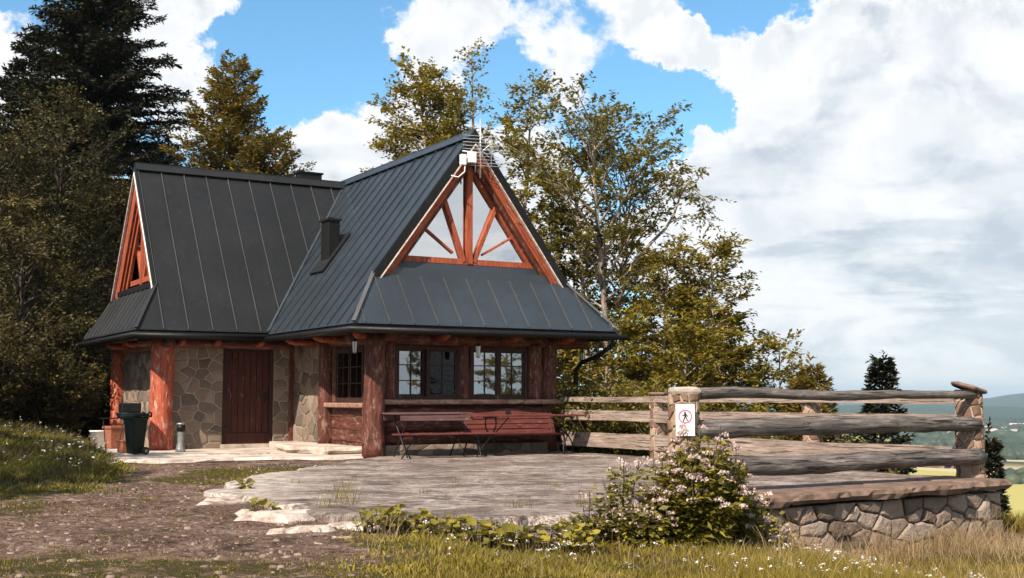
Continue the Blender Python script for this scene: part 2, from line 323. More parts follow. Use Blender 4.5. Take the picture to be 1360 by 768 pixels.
def npmesh(name,v,f4,mats,parent=None,tone=None,f3=None,midx=None,smooth=False,**tags):
    v=np.asarray(v,dtype=np.float32).copy()
    if parent is not None: v-=np.array(parent.location,dtype=np.float32)
    me=bpy.data.meshes.new(name); me.vertices.add(len(v)); me.vertices.foreach_set('co',v.ravel())
    n4=0 if f4 is None else len(f4); n3=0 if f3 is None else len(f3)
    idx=[]; tot=[]
    if n4: idx.append(np.asarray(f4,dtype=np.int32).ravel()); tot.append(np.full(n4,4,np.int32))
    if n3: idx.append(np.asarray(f3,dtype=np.int32).ravel()); tot.append(np.full(n3,3,np.int32))
    idx=np.concatenate(idx); tot=np.concatenate(tot); st=np.concatenate([[0],np.cumsum(tot)[:-1]]).astype(np.int32)
    me.loops.add(len(idx)); me.loops.foreach_set('vertex_index',idx); me.polygons.add(len(tot)); me.polygons.foreach_set('loop_start',st); me.polygons.foreach_set('loop_total',tot)
    for m in (mats if isinstance(mats,(list,tuple)) else [mats]): me.materials.append(m)
    if midx is not None: me.polygons.foreach_set('material_index',np.asarray(midx,dtype=np.int32))
    if smooth: me.polygons.foreach_set('use_smooth',np.ones(len(tot),bool))
    if tone is not None:
        a=me.attributes.new('tone','FLOAT','POINT'); a.data.foreach_set('value',np.asarray(tone,dtype=np.float32))
    me.update(calc_edges=True); o=bpy.data.objects.new(name,me); COL.objects.link(o); o.parent=parent
    for k,t in tags.items(): o[k]=t
    return o
# rubble / crazy masonry: Voronoi cells laid over any surface map(u,v,n)->point
def clip(poly,p,nrm):
    out=[]; m=len(poly)
    for i in range(m):
        a=poly[i]; b=poly[(i+1)%m]; da=(a[0]-p[0])*nrm[0]+(a[1]-p[1])*nrm[1]; db=(b[0]-p[0])*nrm[0]+(b[1]-p[1])*nrm[1]
        if da<=0: out.append(a)
        if da*db<0:
            t=da/(da-db); out.append((a[0]+(b[0]-a[0])*t,a[1]+(b[1]-a[1])*t))
    return out
def masonry(mb,fmap,W,H,cell,depth,gap,seed=0,aspect=1.3,wrap=False,jit=.32,bev=.25):
    rnd=random.Random(seed); nx=max(1,round(W/(cell*aspect))); ny=max(1,round(H/cell)); P=[]
    for i in range(nx):
        for j in range(ny):
            if rnd.random()<.16: continue
            P.append(((i+.5+(.5 if j%2 else 0)*.8+rnd.uniform(-jit,jit))*W/nx,(j+.5+rnd.uniform(-jit,jit))*H/ny))
    Q=list(P)
    if wrap: Q+= [(x+W,y) for x,y in P]+[(x-W,y) for x,y in P]
    Q=[(a_,b_*aspect) for a_,b_ in Q]; P=[(a_,b_*aspect) for a_,b_ in P]; HA=H*aspect
    for (cx,cy) in P:
        poly=[(cx-2*cell*aspect,0),(cx+2*cell*aspect,0),(cx+2*cell*aspect,HA),(cx-2*cell*aspect,HA)] if wrap else [(0,0),(W,0),(W,HA),(0,HA)]
        for (qx,qy) in Q:
            if (qx,qy)==(cx,cy) or abs(qx-cx)>4*cell*aspect or abs(qy-cy)>4*cell*aspect: continue
            dx,dy=qx-cx,qy-cy; L=math.hypot(dx,dy)
            poly=clip(poly,((cx+qx)/2-dx/L*gap/2,(cy+qy)/2-dy/L*gap/2),(dx/L,dy/L))
            if len(poly)<3: break
        if len(poly)<3: continue
        poly=[(a_,b_/aspect) for a_,b_ in poly]
        # roughen the outline
        ring=[]
        for i in range(len(poly)):
            a=poly[i]; b=poly[(i+1)%len(poly)]; L=math.hypot(b[0]-a[0],b[1]-a[1]); k=max(1,int(L/(cell*.33)))
            for q in range(k):
                t=q/k; ring.append((a[0]+(b[0]-a[0])*t+rnd.uniform(-1,1)*gap*.22,a[1]+(b[1]-a[1])*t+rnd.uniform(-1,1)*gap*.22))
        mx=sum(p[0] for p in ring)/len(ring); my=sum(p[1] for p in ring)/len(ring); n=len(ring)
        mb.tone=rnd.random(); d=depth*rnd.uniform(.55,1.15); tx,ty=rnd.uniform(-.25,.25),rnd.uniform(-.25,.25)
        sh=lambda k:[(mx+(x-mx)*k,my+(y-my)*k) for x,y in ring]
        zf=lambda x,y,k:d*k*(1+tx*(x-mx)/cell+ty*(y-my)/cell)
        vs=[fmap(x,y,-depth*.3) for x,y in ring]+[fmap(x,y,zf(x,y,.6)) for x,y in ring]+[fmap(x,y,zf(x,y,1)) for x,y in sh(1-bev*.5)]+[fmap(x,y,zf(x,y,1.06)+rnd.uniform(-.1,.1)*d) for x,y in sh(.5)]+[fmap(mx,my,d*1.08)]
        fs=[]
        for r in range(3):
            for i in range(n): fs.append((r*n+i,r*n+(i+1)%n,(r+1)*n+(i+1)%n,(r+1)*n+i))
        fs+=[(3*n+i,3*n+(i+1)%n,4*n) for i in range(n)]
        mb.add(vs,fs)
    mb.tone=.5
def flatmap(o,u,v,n):
    o,u,v,n=map(Vector,(o,u,v,n)); return lambda a,b,c:o+u*a+v*b+n*c
def cylmap(cx,cy,r,z0,taper=0,H=1):
    return lambda a,b,c:Vector((cx+(r*(1-taper*b/H)+c)*math.cos(-a/r),cy+(r*(1-taper*b/H)+c)*math.sin(-a/r),z0+b))

# ---------------------------------------------------------------- ground
def sm(x,a,b):
    t=np.clip((x-a)/(b-a),0,1); return t*t*(3-2*t)
def rd(x,y): return CY*x+SY*y, -SY*x+CY*y
def place(r,d): return CY*r-SY*d, SY*r+CY*d
def wob(x,y):
    return .5*np.sin(x*1.7+.6*np.sin(y*1.1))*np.cos(y*1.3+.8*np.sin(x*.7))+.3*np.sin(3.7*x+1.1*y)*np.sin(2.9*y-1.3*x+1)+.2*np.sin(7.1*x-4.3*y)*np.cos(6.1*y+3.*x)
def ground(x,y):
    x=np.asarray(x,float); y=np.asarray(y,float); r,d=rd(x,y)
    ledge=3.75+.68*np.maximum(0,y-12.3)
    ins=sm(x-ledge,-.1,.9)*(1-sm(y,17.0,18.6))
    z=-.045-.15*ins-.42*sm(x,5.6,8.6)*(1-sm(y,13,16))*(1-0*x)
    house=sm(x,4.2,5.0)*sm(y,17.5,19)*(1-sm(x,13,14))*(1-sm(y,27.3,28.5))
    z=z+.03*wob(x*1.3,y*1.3)*(1-house)*sm(np.hypot(x-6,y-14),1,3)
    a=-r/np.maximum(d,1); z=z+.95*sm(a,.31,.50)*sm(d,14,27)
    z=z+.24*np.maximum(0,np.minimum(d,70)-27.5)*sm(-r,-3,7)
    xr=np.maximum(0,x-12.5); z=z-.42*xr*sm(xr,0,2)-.30*np.maximum(0,y-29)*sm(r,-1,5)
    z=z-.25*np.maximum(0,x-9)*sm(8-y,0,8)*.25
    return z
def gz(x,y): return float(ground(x,y))
xs=np.concatenate([np.arange(-30,-4,1.),np.arange(-4,16,.14),np.arange(16,64,1.2)]); ys=np.concatenate([np.arange(-12,3,1.),np.arange(3,26,.14),np.arange(26,72,1.2)])
X,Y=np.meshgrid(xs,ys,indexing='ij'); Z=ground(X,Y)
Z=Z+np.where((X>-4)&(X<16)&(Y>3)&(Y<26),.012*np.sin(X*9.3+3*np.sin(Y*5))*np.sin(Y*8.1+2*np.sin(X*6.7)),0)
nx,ny=X.shape; gi=np.arange(nx*ny).reshape(nx,ny)
F=np.stack([gi[:-1,:-1],gi[1:,:-1],gi[1:,1:],gi[:-1,1:]],-1).reshape(-1,4)
def soil(T):
    a=T.noise(T.obj,1.6,10,.75,.6); f=T.noise(T.obj,11,9,.78,.3); v=T.new('ShaderNodeTexVoronoi'); T.link(T.mapping(T.obj,(1,1,1)),v.inputs['Vector']); T.setin(v,'Scale',21.); 
    col=T.ramp(T.math('ADD',T.math('MULTIPLY',a,.45),T.math('MULTIPLY',f,.55)),[(.40,(.035,.02,.014)),(.47,(.125,.074,.052)),(.54,(.25,.16,.12)),(.62,(.47,.36,.30))])
    k=T.rng(T.noise(T.obj,38,3,.6),.60,.66,0,.85,True); col=T.mix(k,col,(.40,.31,.26))
    msk=attr(T,'grass'); g=T.noise(T.obj,5.,7,.65); k2=T.rng(T.math('ADD',T.math('MULTIPLY',msk,1.3),T.math('MULTIPLY',T.math('SUBTRACT',g,.5),1.6)),.42,.62,0,1,True)
    gc=T.ramp(T.noise(T.obj,22,6,.7),[(.3,(.035,.03,.010)),(.55,(.085,.07,.02)),(.75,(.15,.115,.045))])
    T.setin(T.p,'Base Color',T.mix(k2,col,gc)); bump(T,T.math('ADD',f,T.math('MULTIPLY',v.outputs['Distance'],.5)),1.,.09)
M_soil=mat('stony_soil',soil,rough=.95,spec=.15)
def pn(x,y): return .5+.5*wob(x*.9+4,y*.9+2)
def grassmask(x,y):
    """how grassy the ground is, 0 = bare stony soil"""
    r,d=rd(x,y); m=np.zeros_like(x)
    a=-r/np.maximum(d,.5); px=680-1639*a
    m=np.maximum(m,sm(a+.02*wob(x*2,y*2),.29,.39)*sm(d+.8*wob(x*1.7,y*1.7),12.3,16.5))                                         # bank on the left
    m=np.maximum(m,.85*sm(a,.335,.40)*sm(d,9,13))
    strip=np.abs(d-(17.2+.28*(r+2.5)))                                                    # strip between path and terrace
    m=np.maximum(m,(1-sm(strip,.9,1.9))*sm(r,-5.2,-3.6)*.95)
    m=np.maximum(m,(1-sm(np.abs(d-15.2),.2,.9))*(1-sm(np.abs(r+3.7),.5,1.1))*.75)
    m=np.maximum(m,sm(px+70*wob(x*2.1,y*2.1),390,620)*(1-sm(y,8.9,9.6)))                                     # below the terrace
    m=np.maximum(m,.5*(1-sm(d,7.3,8.8))); m=np.maximum(m,.5*sm(.5+.5*wob(x*2.3+1,y*2.3),.62,.8)*(1-sm(px,330,430)))
    m=np.maximum(m,sm(x,12.6,13.4)); m=np.maximum(m,sm(y,27.5,28.5)); m=np.maximum(m,sm(-x,2,5)*.9)
    m=m*(.42+.9*pn(x*1.5,y*1.5))
    return np.clip(m,0,1)
g=npmesh('ground',np.stack([X,Y,Z],-1).reshape(-1,3),F,M_soil,smooth=True,kind='structure')
at=g.data.attributes.new('grass','FLOAT','POINT'); at.data.foreach_set('value',grassmask(X,Y).ravel().astype(np.float32))
# valley and mountains, out to the horizon
FL=-62.
RR=np.concatenate([np.linspace(30,300,14),np.geomspace(330,12000,110)]); AA=np.linspace(0,2*math.pi,361)
Rg,Ag=np.meshgrid(RR,AA,indexing='ij'); vx=Rg*np.sin(Ag); vy=Rg*np.cos(Ag)
rel=np.degrees(Ag)-30.2          # degrees to the right of the optical axis
vz=-11+(FL+11)*sm(Rg,30,620)
und=np.sin(vx/170+1.3*np.sin(vy/260))*np.cos(vy/210+np.sin(vx/310))
vz+=und*5*sm(Rg,400,900)*(1-sm(Rg,2500,3500))
hl=np.zeros_like(vz)
for k,(rc,wd,h0,fr,ph) in enumerate([(3300,500,22,9,1.),(4700,700,44,7,2.4),(7000,1100,88,5,.4),(10000,1500,80,6,3.)]):
    prof=h0*(.70+.20*np.sin(Ag*fr+ph)+.07*np.sin(Ag*fr*2.7+ph*2)+.045*np.sin(Ag*fr*6.1+ph)+.02*np.sin(Ag*fr*17+ph*3))
    if k==2: prof=prof*.92+58*np.exp(-((rel-22.9)/1.9)**2)
    hl=np.maximum(hl,prof*np.exp(-((Rg-rc)/wd)**2))
vz+=hl
ng=Rg.shape; gi=np.arange(ng[0]*ng[1]).reshape(ng)
F=np.stack([gi[:-1,:-1],gi[:-1,1:],gi[1:,1:],gi[1:,:-1]],-1).reshape(-1,4)
def valley(T):
    m=T.mapping(T.obj,(.0042,.0042,.0),(0,0,R(25))); v=T.new('ShaderNodeTexVoronoi'); T.link(m,v.inputs['Vector']); T.setin(v,'Scale',1.); T.setin(v,'Randomness',.8)
    sp=T.new('ShaderNodeSeparateColor'); T.link(v.outputs['Color'],sp.inputs[0])
    fld=T.ramp(sp.outputs[0],[(0,(.26,.25,.06)),(.35,(.40,.34,.12)),(.6,(.17,.20,.05)),(.8,(.50,.38,.24)),(1,(.30,.30,.08))])
    n=T.noise(T.mapping(T.obj,(1,1,0)),.0022,6,.6,.5); wd=T.rng(n,.47,.50,0,1,True)
    o=T.new('ShaderNodeSeparateXYZ'); T.link(T.obj,o.inputs[0]); dist=T.vmath('LENGTH',T.mapping(T.obj,(1,1,0)))
    near=T.rng(dist,1150,1350,0,1,True); far=T.rng(dist,2100,3200,0,1,True)
    wd=T.math('MULTIPLY',wd,near); wd=T.math('MAXIMUM',wd,far)
    T.setin(T.p,'Base Color',T.mix(wd,fld,T.ramp(T.noise(T.obj,.02,4),[(.3,(.018,.035,.02)),(.7,(.045,.06,.03))])))
npmesh('valley',np.stack([vx,vy,vz],-1).reshape(-1,3),F,mat('valley_fields',valley,rough=1,spec=0),smooth=True,kind='structure')

# ---------------------------------------------------------------- hut
H=thing('mountain_hut',(9.2,21.0,0),'steep roofed mountain hut with dark sheet metal roof, red log posts and stone walls','hut')
zE=2.17; zR=5.68; XL,XR,XC=7.75,12.91,10.33; YF=18.35; YG=19.08; kB=(zR-zE)/(XC-XL)
YA0,YA1,YAr=22.5,27.25,24.87; zA=5.6; kA=(zA-2.2)/(YAr-YA0); XAe=5.30; XAg=5.77; YBk=27.6
def panel(name,poly,ex,sp,off0,matn,th=.05,rib=.028,parent=H,seam=None):
    """sheet metal slope: polygon, eave direction ex, seams running up the slope"""
    P=[Vector(p) for p in poly]; n=(P[1]-P[0]).cross(P[2]-P[0]).normalized()
    for i in range(2,len(P)-1):
        if n.length<.5: n=(P[i]-P[0]).cross(P[i+1]-P[0]).normalized()
    if n.z<0: n=-n
    ex=Vector(ex).normalized(); up=n.cross(ex).normalized(); up=up if up.z>0 else -up
    mb=MB(); mb.prism(P,-n*th); mb.cur=1
    us=[(p-P[0]).dot(ex) for p in P]; u=min(us)+off0
    while u<max(us)-.06:
        hits=[]
        for i in range(len(P)):
            a,b=us[i],us[(i+1)%len(P)]
            if (a-u)*(b-u)<0: hits.append((P[i]+(P[(i+1)%len(P)]-P[i])*((u-a)/(b-a))))
        if len(hits)>=2:
            hits.sort(key=lambda q:q.dot(up)); a,b=hits[0],hits[-1]
            if (b-a).length>.15: mb.bar(a+n*rib/2+up*.02,b+n*rib/2-up*.02,.011,rib,n)
        u+=sp
    o=mb.build(name,[matn,seam or M_seam],parent); return fixn(o)
apexF=(XC,YG,zR); 
yh=YG; zh=3.06; xh=XL+(zh-zE)/kB; xh2=XR-(zh-zE)/kB
valT=(XL+(zA-2.2)/kB,YAr,zA)
panel('roof_slope',[(XL,YF,zE),(XL,YA0,zE),valT,(XC,YAr+.15,zR),apexF,(xh,yh,zh)],(0,1,0),.43,.30,M_roofb,seam=M_roofb)
panel('roof_slope',[(XR,YF,zE),(XR,YBk,zE),(XC,YBk,zR),apexF,(xh2,yh,zh)],(0,1,0),.43,.30,M_roofb)
panel('roof_slope',[(XC,YAr,zR),(XC,YBk,zR),(XL,YBk,zE),(XL,YA1,zE),valT],(0,1,0),.43,.3,M_roofb)
zhA=3.05; yhA0=YA0+(zhA-2.2)/kA; yhA1=YA1-(zhA-2.2)/kA
panel('roof_slope',[(XAe,YA0,2.2),(XL,YA0,2.2),valT,(XAg,YAr,zA),(XAg,yhA0,zhA)],(1,0,0),.455,.49,M_roof)
panel('roof_slope',[(XAe,YA1,2.2),(XL,YA1,2.2),valT,(XAg,YAr,zA),(XAg,yhA1,zhA)],(1,0,0),.455,.49,M_roof)
panel('roof_skirt',[(XL,YF,zE),(XR,YF,zE),(xh2,yh,zh),(xh,yh,zh)],(1,0,0),.44,.20,M_roofb)
panel('roof_skirt',[(XAe,YA0,2.2),(XAe,YA1,2.2),(XAg+.02,yhA1,zhA),(XAg+.02,yhA0,zhA)],(0,1,0),.36,.25,M_roof)
# hip and valley trims, ridge caps
mb=MB(); mb.bar((XL-.01,YF-.01,zE+.03),(xh,yh,zh+.03),.07,.03,(-.7,-.7,.6)); mb.build('hip_cap',M_seam,H)
mb=MB(); mb.bar((XR+.01,YF-.01,zE+.03),(xh2,yh,zh+.03),.09,.03,(.7,-.7,.6)); mb.build('hip_cap',M_seam,H)
mb=MB(); mb.bar((XAe-.01,YA0-.01,2.23),(XAg,yhA0,zhA+.03),.07,.03,(-.7,-.7,.6)); mb.build('hip_cap',M_roof,H)
mb=MB(); mb.bar((XL,YA0,2.225),(valT[0],valT[1],valT[2]+.03),.05,.02,(-.5,-.5,.8)); mb.build('valley_flashing',M_roofb,H)
for a,b,m in (((XC,YG-.02,zR+.02),(XC,YBk,zR+.02),M_roofb),((XAg-.02,YAr,zA+.02),(XC-.06,YAr,zA+.02),M_roof)):
    mb=MB(); d=(Vector(b)-Vector(a)).normalized(); s=d.cross(Vector((0,0,1)))
    for k in (-1,1):
        q=s*k*.07; mb.bar(Vector(a)+q-Vector((0,0,.045)),Vector(b)+q-Vector((0,0,.045)),.17,.02,(s*k*1.33+Vector((0,0,1))))
    mb.bar(Vector(a)+Vector((0,0,.03)),Vector(b)+Vector((0,0,.03)),.05,.05); mb.build('ridge_cap',m,H)
# fascia, gutter
mb=MB(); e=.07
for a,b in (((XL-e,YF-e,zE-.10),(XR+e,YF-e,zE-.10)),((XL-e,YF-e,zE-.10),(XL-e,YA0-e,zE-.10)),((XR+e,YF-e,zE-.10),(XR+e,YBk,zE-.10)),((XAe-e,YA0-e,2.10),(XL-e,YA0-e,2.10)),((XAe-e,YA0-e,2.10),(XAe-e,YA1+e,2.10)),((XAe-e,YA1+e,2.10),(XL,YA1+e,2.10))):
    a,b=Vector(a),Vector(b); d=(b-a).normalized(); s=Vector((-d.y,d.x,0))
    mb.path([a-d*.03,b+d*.03],.047,10)
g_=mb.build('gutter',M_black,H,True)
mb=MB()
mb.prism([(XL,YF,zE-.03),(XR,YF,zE-.03),(XR,YF+.03,zE-.15),(XL,YF+.03,zE-.15)],(0,.03,0)); mb.prism([(XL,YF+.03,zE-.03),(XL,YA0,zE-.03),(XL,YA0,zE-.15),(XL,YF+.03,zE-.15)],(.03,0,0))
mb.prism([(XAe,YA0,2.17),(XL,YA0,2.17),(XL,YA0,2.03),(XAe,YA0,2.03)],(0,.03,0)); mb.prism([(XAe,YA0+.03,2.17),(XAe,YA1,2.17),(XAe,YA1,2.03),(XAe,YA0+.03,2.03)],(.03,0,0)); mb.prism([(XR,YF+.03,zE-.03),(XR,YBk,zE-.03),(XR,YBk,zE-.15),(XR,YF+.03,zE-.15)],(-.03,0,0))
mb.build('fascia',M_black,H)
# soffit boarding, its dark wood standing in for the shade under the eaves
mb=MB(); mb.box((XL+.04,YF+.04,2.085),(XR-.04,YBk-.1,2.105)); mb.box((XAe+.04,YA0+.04,2.07),(XL+.03,YA1-.04,2.083)); mb.build('soffit',W_frame,H)
# black rake edges of the gable roofs, pale trim line, boards
def rake(xa,ya,za,xb,yb,zb,face,mb,wd,th,out): mb.bar((xa,ya,za),(xb,yb,zb),wd,th,out)
Lr=Vector((xh,0,zh)); Ap=Vector((XC,0,zR)); Rr=Vector((xh2,0,zh))
def gable_bar(mb,inset,wd,y,dy,t0=0.,t1=1.,sides=(-1,1)):
    """board parallel to the rake: inset down from the roof line, wd wide, between y and y+dy"""
    for s in sides:
        foot=Lr if s<0 else Rr; d=(Ap-foot).normalized(); nrm=Vector((-d.z,0,d.x)) if s>0 else Vector((d.z,0,-d.x))
        if nrm.z>0: nrm=-nrm
        Ltot=(Ap-foot).length
        def q(t,ins):
            p=foot+d*(Ltot*t)+nrm*ins; return p
        # mitre at the apex: intersect with x=XC
        def apx(ins):
            p=foot+nrm*ins; k=(XC-p.x)/d.x; return p+d*k
        def ftp(ins,t): return foot+d*(Ltot*t)+nrm*ins
        a0,a1=ftp(inset,t0),ftp(inset+wd,t0); b0,b1=(apx(inset),apx(inset+wd)) if t1>=1 else (ftp(inset,t1),ftp(inset+wd,t1))
        poly=[Vector((p.x,y,p.z)) for p in (a0,b0,b1,a1)]
        mb.prism(poly,(0,dy,0))
mb=MB(); gable_bar(mb,-.03,.14,YG-.05,.06,-.02); fixn(mb.build('rake_edge',M_black,H))
mb=MB(); gable_bar(mb,.115,.022,YG-.06,.06,.0); fixn(mb.build('rake_trim',M_trim,H))
for s in (-1,1):
    mb=MB(); gable_bar(mb,.12,.14,YG+.012,.06,.03,1,(s,)); fixn(mb.build('bargeboard',W_rakes[-s],H))
    mb=MB(); gable_bar(mb,.245,.07,YG+.09,.08,.05,1,(s,)); fixn(mb.build('gable_rafter',W_rakes[-s],H))
mb=MB(); gable_bar(mb,.10,.22,YG+.075,.5,.0,1); fixn(mb.build('gable_wall',W_red['z'],H))
YW=19.30
mb=MB(); mb.prism([(xh-.0,YG+.03,zh-.02),(xh2+.0,YG+.03,zh-.02),(xh2-.12,YG+.05,zh+.14),(xh+.12,YG+.05,zh+.14)],(0,.03,0)); mb.prism([(xh+.15,YG+.1,zh+.12),(xh2-.15,YG+.1,zh+.12),(xh2-.28,YW-.02,zh+.30),(xh+.28,YW-.02,zh+.30)],(0,.03,0)); fixn(mb.build('gable_apron',M_roofb,H))
# triangular gable window
A_=Vector((10.33,YW,5.13)); Bl=Vector((9.03,YW,3.36)); Br=Vector((11.63,YW,3.36))
gw=MB()
def seg(a,b,wd,dy=.07,y0=0): 
    a,b=Vector(a),Vector(b); gw.bar(a+Vector((0,y0,0)),b+Vector((0,y0,0)),wd,dy,(0,-1,0))
seg((8.88,YW,3.38),(11.8,YW,3.38),.10,.09); seg((XC,YW,3.35),(XC,YW,5.35),.11,.11,-.01)
seg(Bl,A_,.075,.07); seg(Br,A_,.075,.07)
def onr(s,z): # point on inner rake line at height z
    t=(z-3.36)/(5.10-3.36); return (Bl.lerp(A_,t) if s<0 else Br.lerp(A_,t))
seg((XC-.10,YW,3.38),onr(-1,4.44),.07,.09,-.012); seg((XC+.10,YW,3.38),onr(1,4.38),.07,.09,-.012)
pl=Vector((XC-.05,YW,3.42)); 
seg((10.02,YW,3.53),onr(-1,3.93),.035,.05); seg((10.62,YW,3.53),onr(1,3.88),.035,.05)
GW=gw.build('gable_window',W_gframe,H)
for s in (-1,1):
    f=Bl if s<0 else Br; dgp=onr(s,4.42); x0=XC+s*.08; x1=XC+s*.12
    for poly in ([(x0,3.40),(x0,5.02),(dgp.x,dgp.z)],[(x1,3.40),(dgp.x,dgp.z),(f.x,f.z)]):
        m2=MB(); m2.add([(px,YW+.02,pz) for px,pz in poly],[(0,1,2)]); m2.build('glass_pane',G_gable,GW)
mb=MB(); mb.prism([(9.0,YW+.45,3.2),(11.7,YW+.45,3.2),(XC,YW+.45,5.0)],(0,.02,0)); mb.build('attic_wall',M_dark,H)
# left gable (wing A), facing -X
mb=MB()
def abar(mb,s,ins,wd,x,dx,t0=0.):
    foot=Vector((0,yhA0 if s<0 else yhA1,zhA)); ap=Vector((0,YAr,zA)); d=(ap-foot).normalized(); nr=Vector((0,-d.z,d.y)); nr=nr if nr.z<0 else -nr
    L=(ap-foot).length
    def apx(i): p=foot+nr*i; return p+d*((YAr-p.y)/d.y)
    q=[foot+d*L*t0+nr*ins,apx(ins),apx(ins+wd),foot+d*L*t0+nr*(ins+wd)]
    mb.prism([Vector((x,p.y,p.z)) for p in q],(dx,0,0))
for s in (-1,1): abar(mb,s,-.03,.10,XAg-.04,.05,-.01)
fixn(mb.build('rake_edge',M_black,H))
mb=MB(); abar(mb,-1,.072,.045,XAg-.05,.05,.0); fixn(mb.build('rake_trim',M_white,H))
mb=MB(); abar(mb,1,.072,.03,XAg-.05,.05,.0); fixn(mb.build('rake_trim',M_trim,H))
for ins,wd,x in ((.11,.28,XAg+.01),(.36,.11,XAg+.06),(.50,.10,XAg+.1)):
    for s in (-1,1):
        mb=MB(); abar(mb,s,ins,wd,x,.06,.04); fixn(mb.build('gable_rafter',W_rake,H))
mb=MB(); xx=XAg+.20
mb.bar((xx,YAr,3.2),(xx,YAr,5.0),.10,.12,(-1,0,0)); mb.bar((xx,YAr-1.1,3.30),(xx,YAr+1.1,3.30),.10,.10,(-1,0,0)); mb.bar((xx,YAr-.1,3.3),(xx,YAr-.55,4.1),.07,.07,(-1,0,0)); mb.bar((xx,YAr+.1,3.3),(xx,YAr+.55,4.1),.07,.07,(-1,0,0))
GA=mb.build('gable_window',W_gframe,H)
mb=MB(); mb.add([(xx+.03,YAr-1.15,3.25),(xx+.03,YAr+1.15,3.25),(xx+.03,YAr,4.95)],[(0,1,2)]); mb.build('glass_pane',G_win,GA)
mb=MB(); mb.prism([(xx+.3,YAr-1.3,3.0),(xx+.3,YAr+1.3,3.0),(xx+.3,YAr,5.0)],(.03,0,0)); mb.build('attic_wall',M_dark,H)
mb=MB(); mb.bar((XAg+.06,YAr-1.35,zhA+.06),(XAg+.06,YAr+1.35,zhA+.06),.12,.10); mb.build('gable_apron',M_black,H)
# chimney and roof vent
mb=MB(); mb.box((8.74,21.98,3.30),(8.97,22.38,4.36)); CH=bevel(mb.build('chimney',M_black,H),.01)
mb=MB(); mb.box((8.71,21.95,4.36),(9.00,22.41,4.40)); mb.box((8.80,22.1,4.40),(8.88,22.2,4.44)); mb.build('chimney_cap',M_black,CH)
mb=MB(); n=Vector((-kB,0,1)).normalized(); a=Vector((8.66,0,zE+(8.66-XL)*kB))
mb.prism([(8.58,21.86,zE+(8.58-XL)*kB+.05),(9.15,21.86,zE+(9.15-XL)*kB+.05),(9.15,22.5,zE+(9.15-XL)*kB+.05),(8.58,22.5,zE+(8.58-XL)*kB+.05)],(-.02,0,.02)); mb.build('flashing',M_roof,CH)
mb=MB(); mb.box((9.25,24.95,5.45),(9.75,25.25,5.80)); mb.box((9.22,24.92,5.80),(9.78,25.28,5.84)); bevel(mb.build('roof_vent',M_black,H),.01)

# --- masonry of wing A
YWA=23.4
def stonewall(u0,u1,z0,z1,o,u,n,seed,cell=.19,name='stone_wall'):
    mb=MB(); L=u1-u0; o=Vector(o)+Vector(u)*u0; o.z=z0
    fm=flatmap(o,u,(0,0,1),n)
    mb.prism([fm(0,0,0),fm(L,0,0),fm(L,z1-z0,0),fm(0,z1-z0,0)],Vector(n)*-.25)
    mb.cur=1; masonry(mb,fm,L,z1-z0,cell,.022,.024,seed,1.2,False,.46,.35)
    return fixn(mb.build(name,[M_mortar,M_stone],H))
stonewall(6.12,7.17,-.05,2.1,(0,YWA,0),(1,0,0),(0,-1,0),1)
stonewall(8.20,8.62,-.05,2.1,(0,YWA,0),(1,0,0),(0,-1,0),2,.18)
mb=MB(); mb.box((7.17,YWA+.01,1.95),(8.20,YWA+.25,2.1)); mb.build('door_lintel',W_red['x'],H)
mb=MB(); mb.box((7.14,YWA-.02,-.05),(8.23,YWA+.25,.085)); mb.build('door_step',M_conc,H)
stonewall(-26.9,-23.62,-.05,2.1,(6.08,0,0),(0,-1,0),(-1,0,0),3)
stonewall(-23.35,-21.85,0.05,2.1,(8.6,0,0),(0,-1,0),(-1,0,0),4,.2)
mb=MB(); mb.box((8.50,YWA-.09,.05),(8.60,YWA-.02,2.1)); mb.build('corner_board',W_red['z'],H)
# door
mb=MB()
for x in (7.17,8.12): mb.box((x,YWA+.04,.085),(x+.08,YWA+.14,1.95))
mb.box((7.25,YWA+.04,1.87),(8.12,YWA+.14,1.95)); mb.build('door_frame',W_frame,H)
mb=MB(); n=7
for k in range(n): x=7.255+k*.865/n; mb.box((x+.004,YWA+.085,.30),(x+.865/n-.004,YWA+.12,1.865))
mb.box((7.255,YWA+.07,.095),(8.12,YWA+.12,.295)); mb.box((7.255,YWA+.12,.1),(8.12,YWA+.14,1.86))
DO=bevel(mb.build('door',W_door,H),.006)
mb=MB(); mb.box((8.03,YWA+.03,.88),(8.06,YWA+.07,1.06)); mb.path([(8.045,YWA+.05,1.0),(8.045,YWA-.01,1.0),(7.93,YWA-.01,1.0)],.011,8); mb.build('handle',M_iron,DO)
for z in (.35,1.02,1.6):
    mb=MB(); mb.box((7.19,YWA+.03,z),(7.34,YWA+.07,z+.05)); mb.build('hinge',M_iron,DO)
# --- wing B: log sill walls, plinth, posts
mb=MB(); mb.box((8.72,19.22,-.1),(12.2,19.55,.17)); mb.cur=1
masonry(mb,flatmap((8.72,19.22,-.05),(1,0,0),(0,0,1),(0,-1,0)),3.45,.22,.13,.012,.02,9,2.4); fixn(mb.build('plinth',[M_mortard,M_rubble],H))
mb=MB()
for k,z in enumerate((.29,.50,.71)): mb.log((8.75,19.36,z),(12.2,19.36,z),.115,.11,14,.1,k,.015)
mb.build('log_wall',W_red['x'],H,True)
mb=MB()
for k,z in enumerate((.26,.48,.70)): mb.log((8.72,21.5,z),(8.72,19.3,z),.115,.115,14,.1,k+5,.015)
mb.build('log_wall',W_red['y'],H,True)
mb=MB(); mb.prism([(8.62,19.12,.86),(12.25,19.12,.86),(12.25,19.45,.86),(8.62,19.45,.86)],(0,0,.085)); bevel(mb.build('window_sill',W_worn,H),.02)
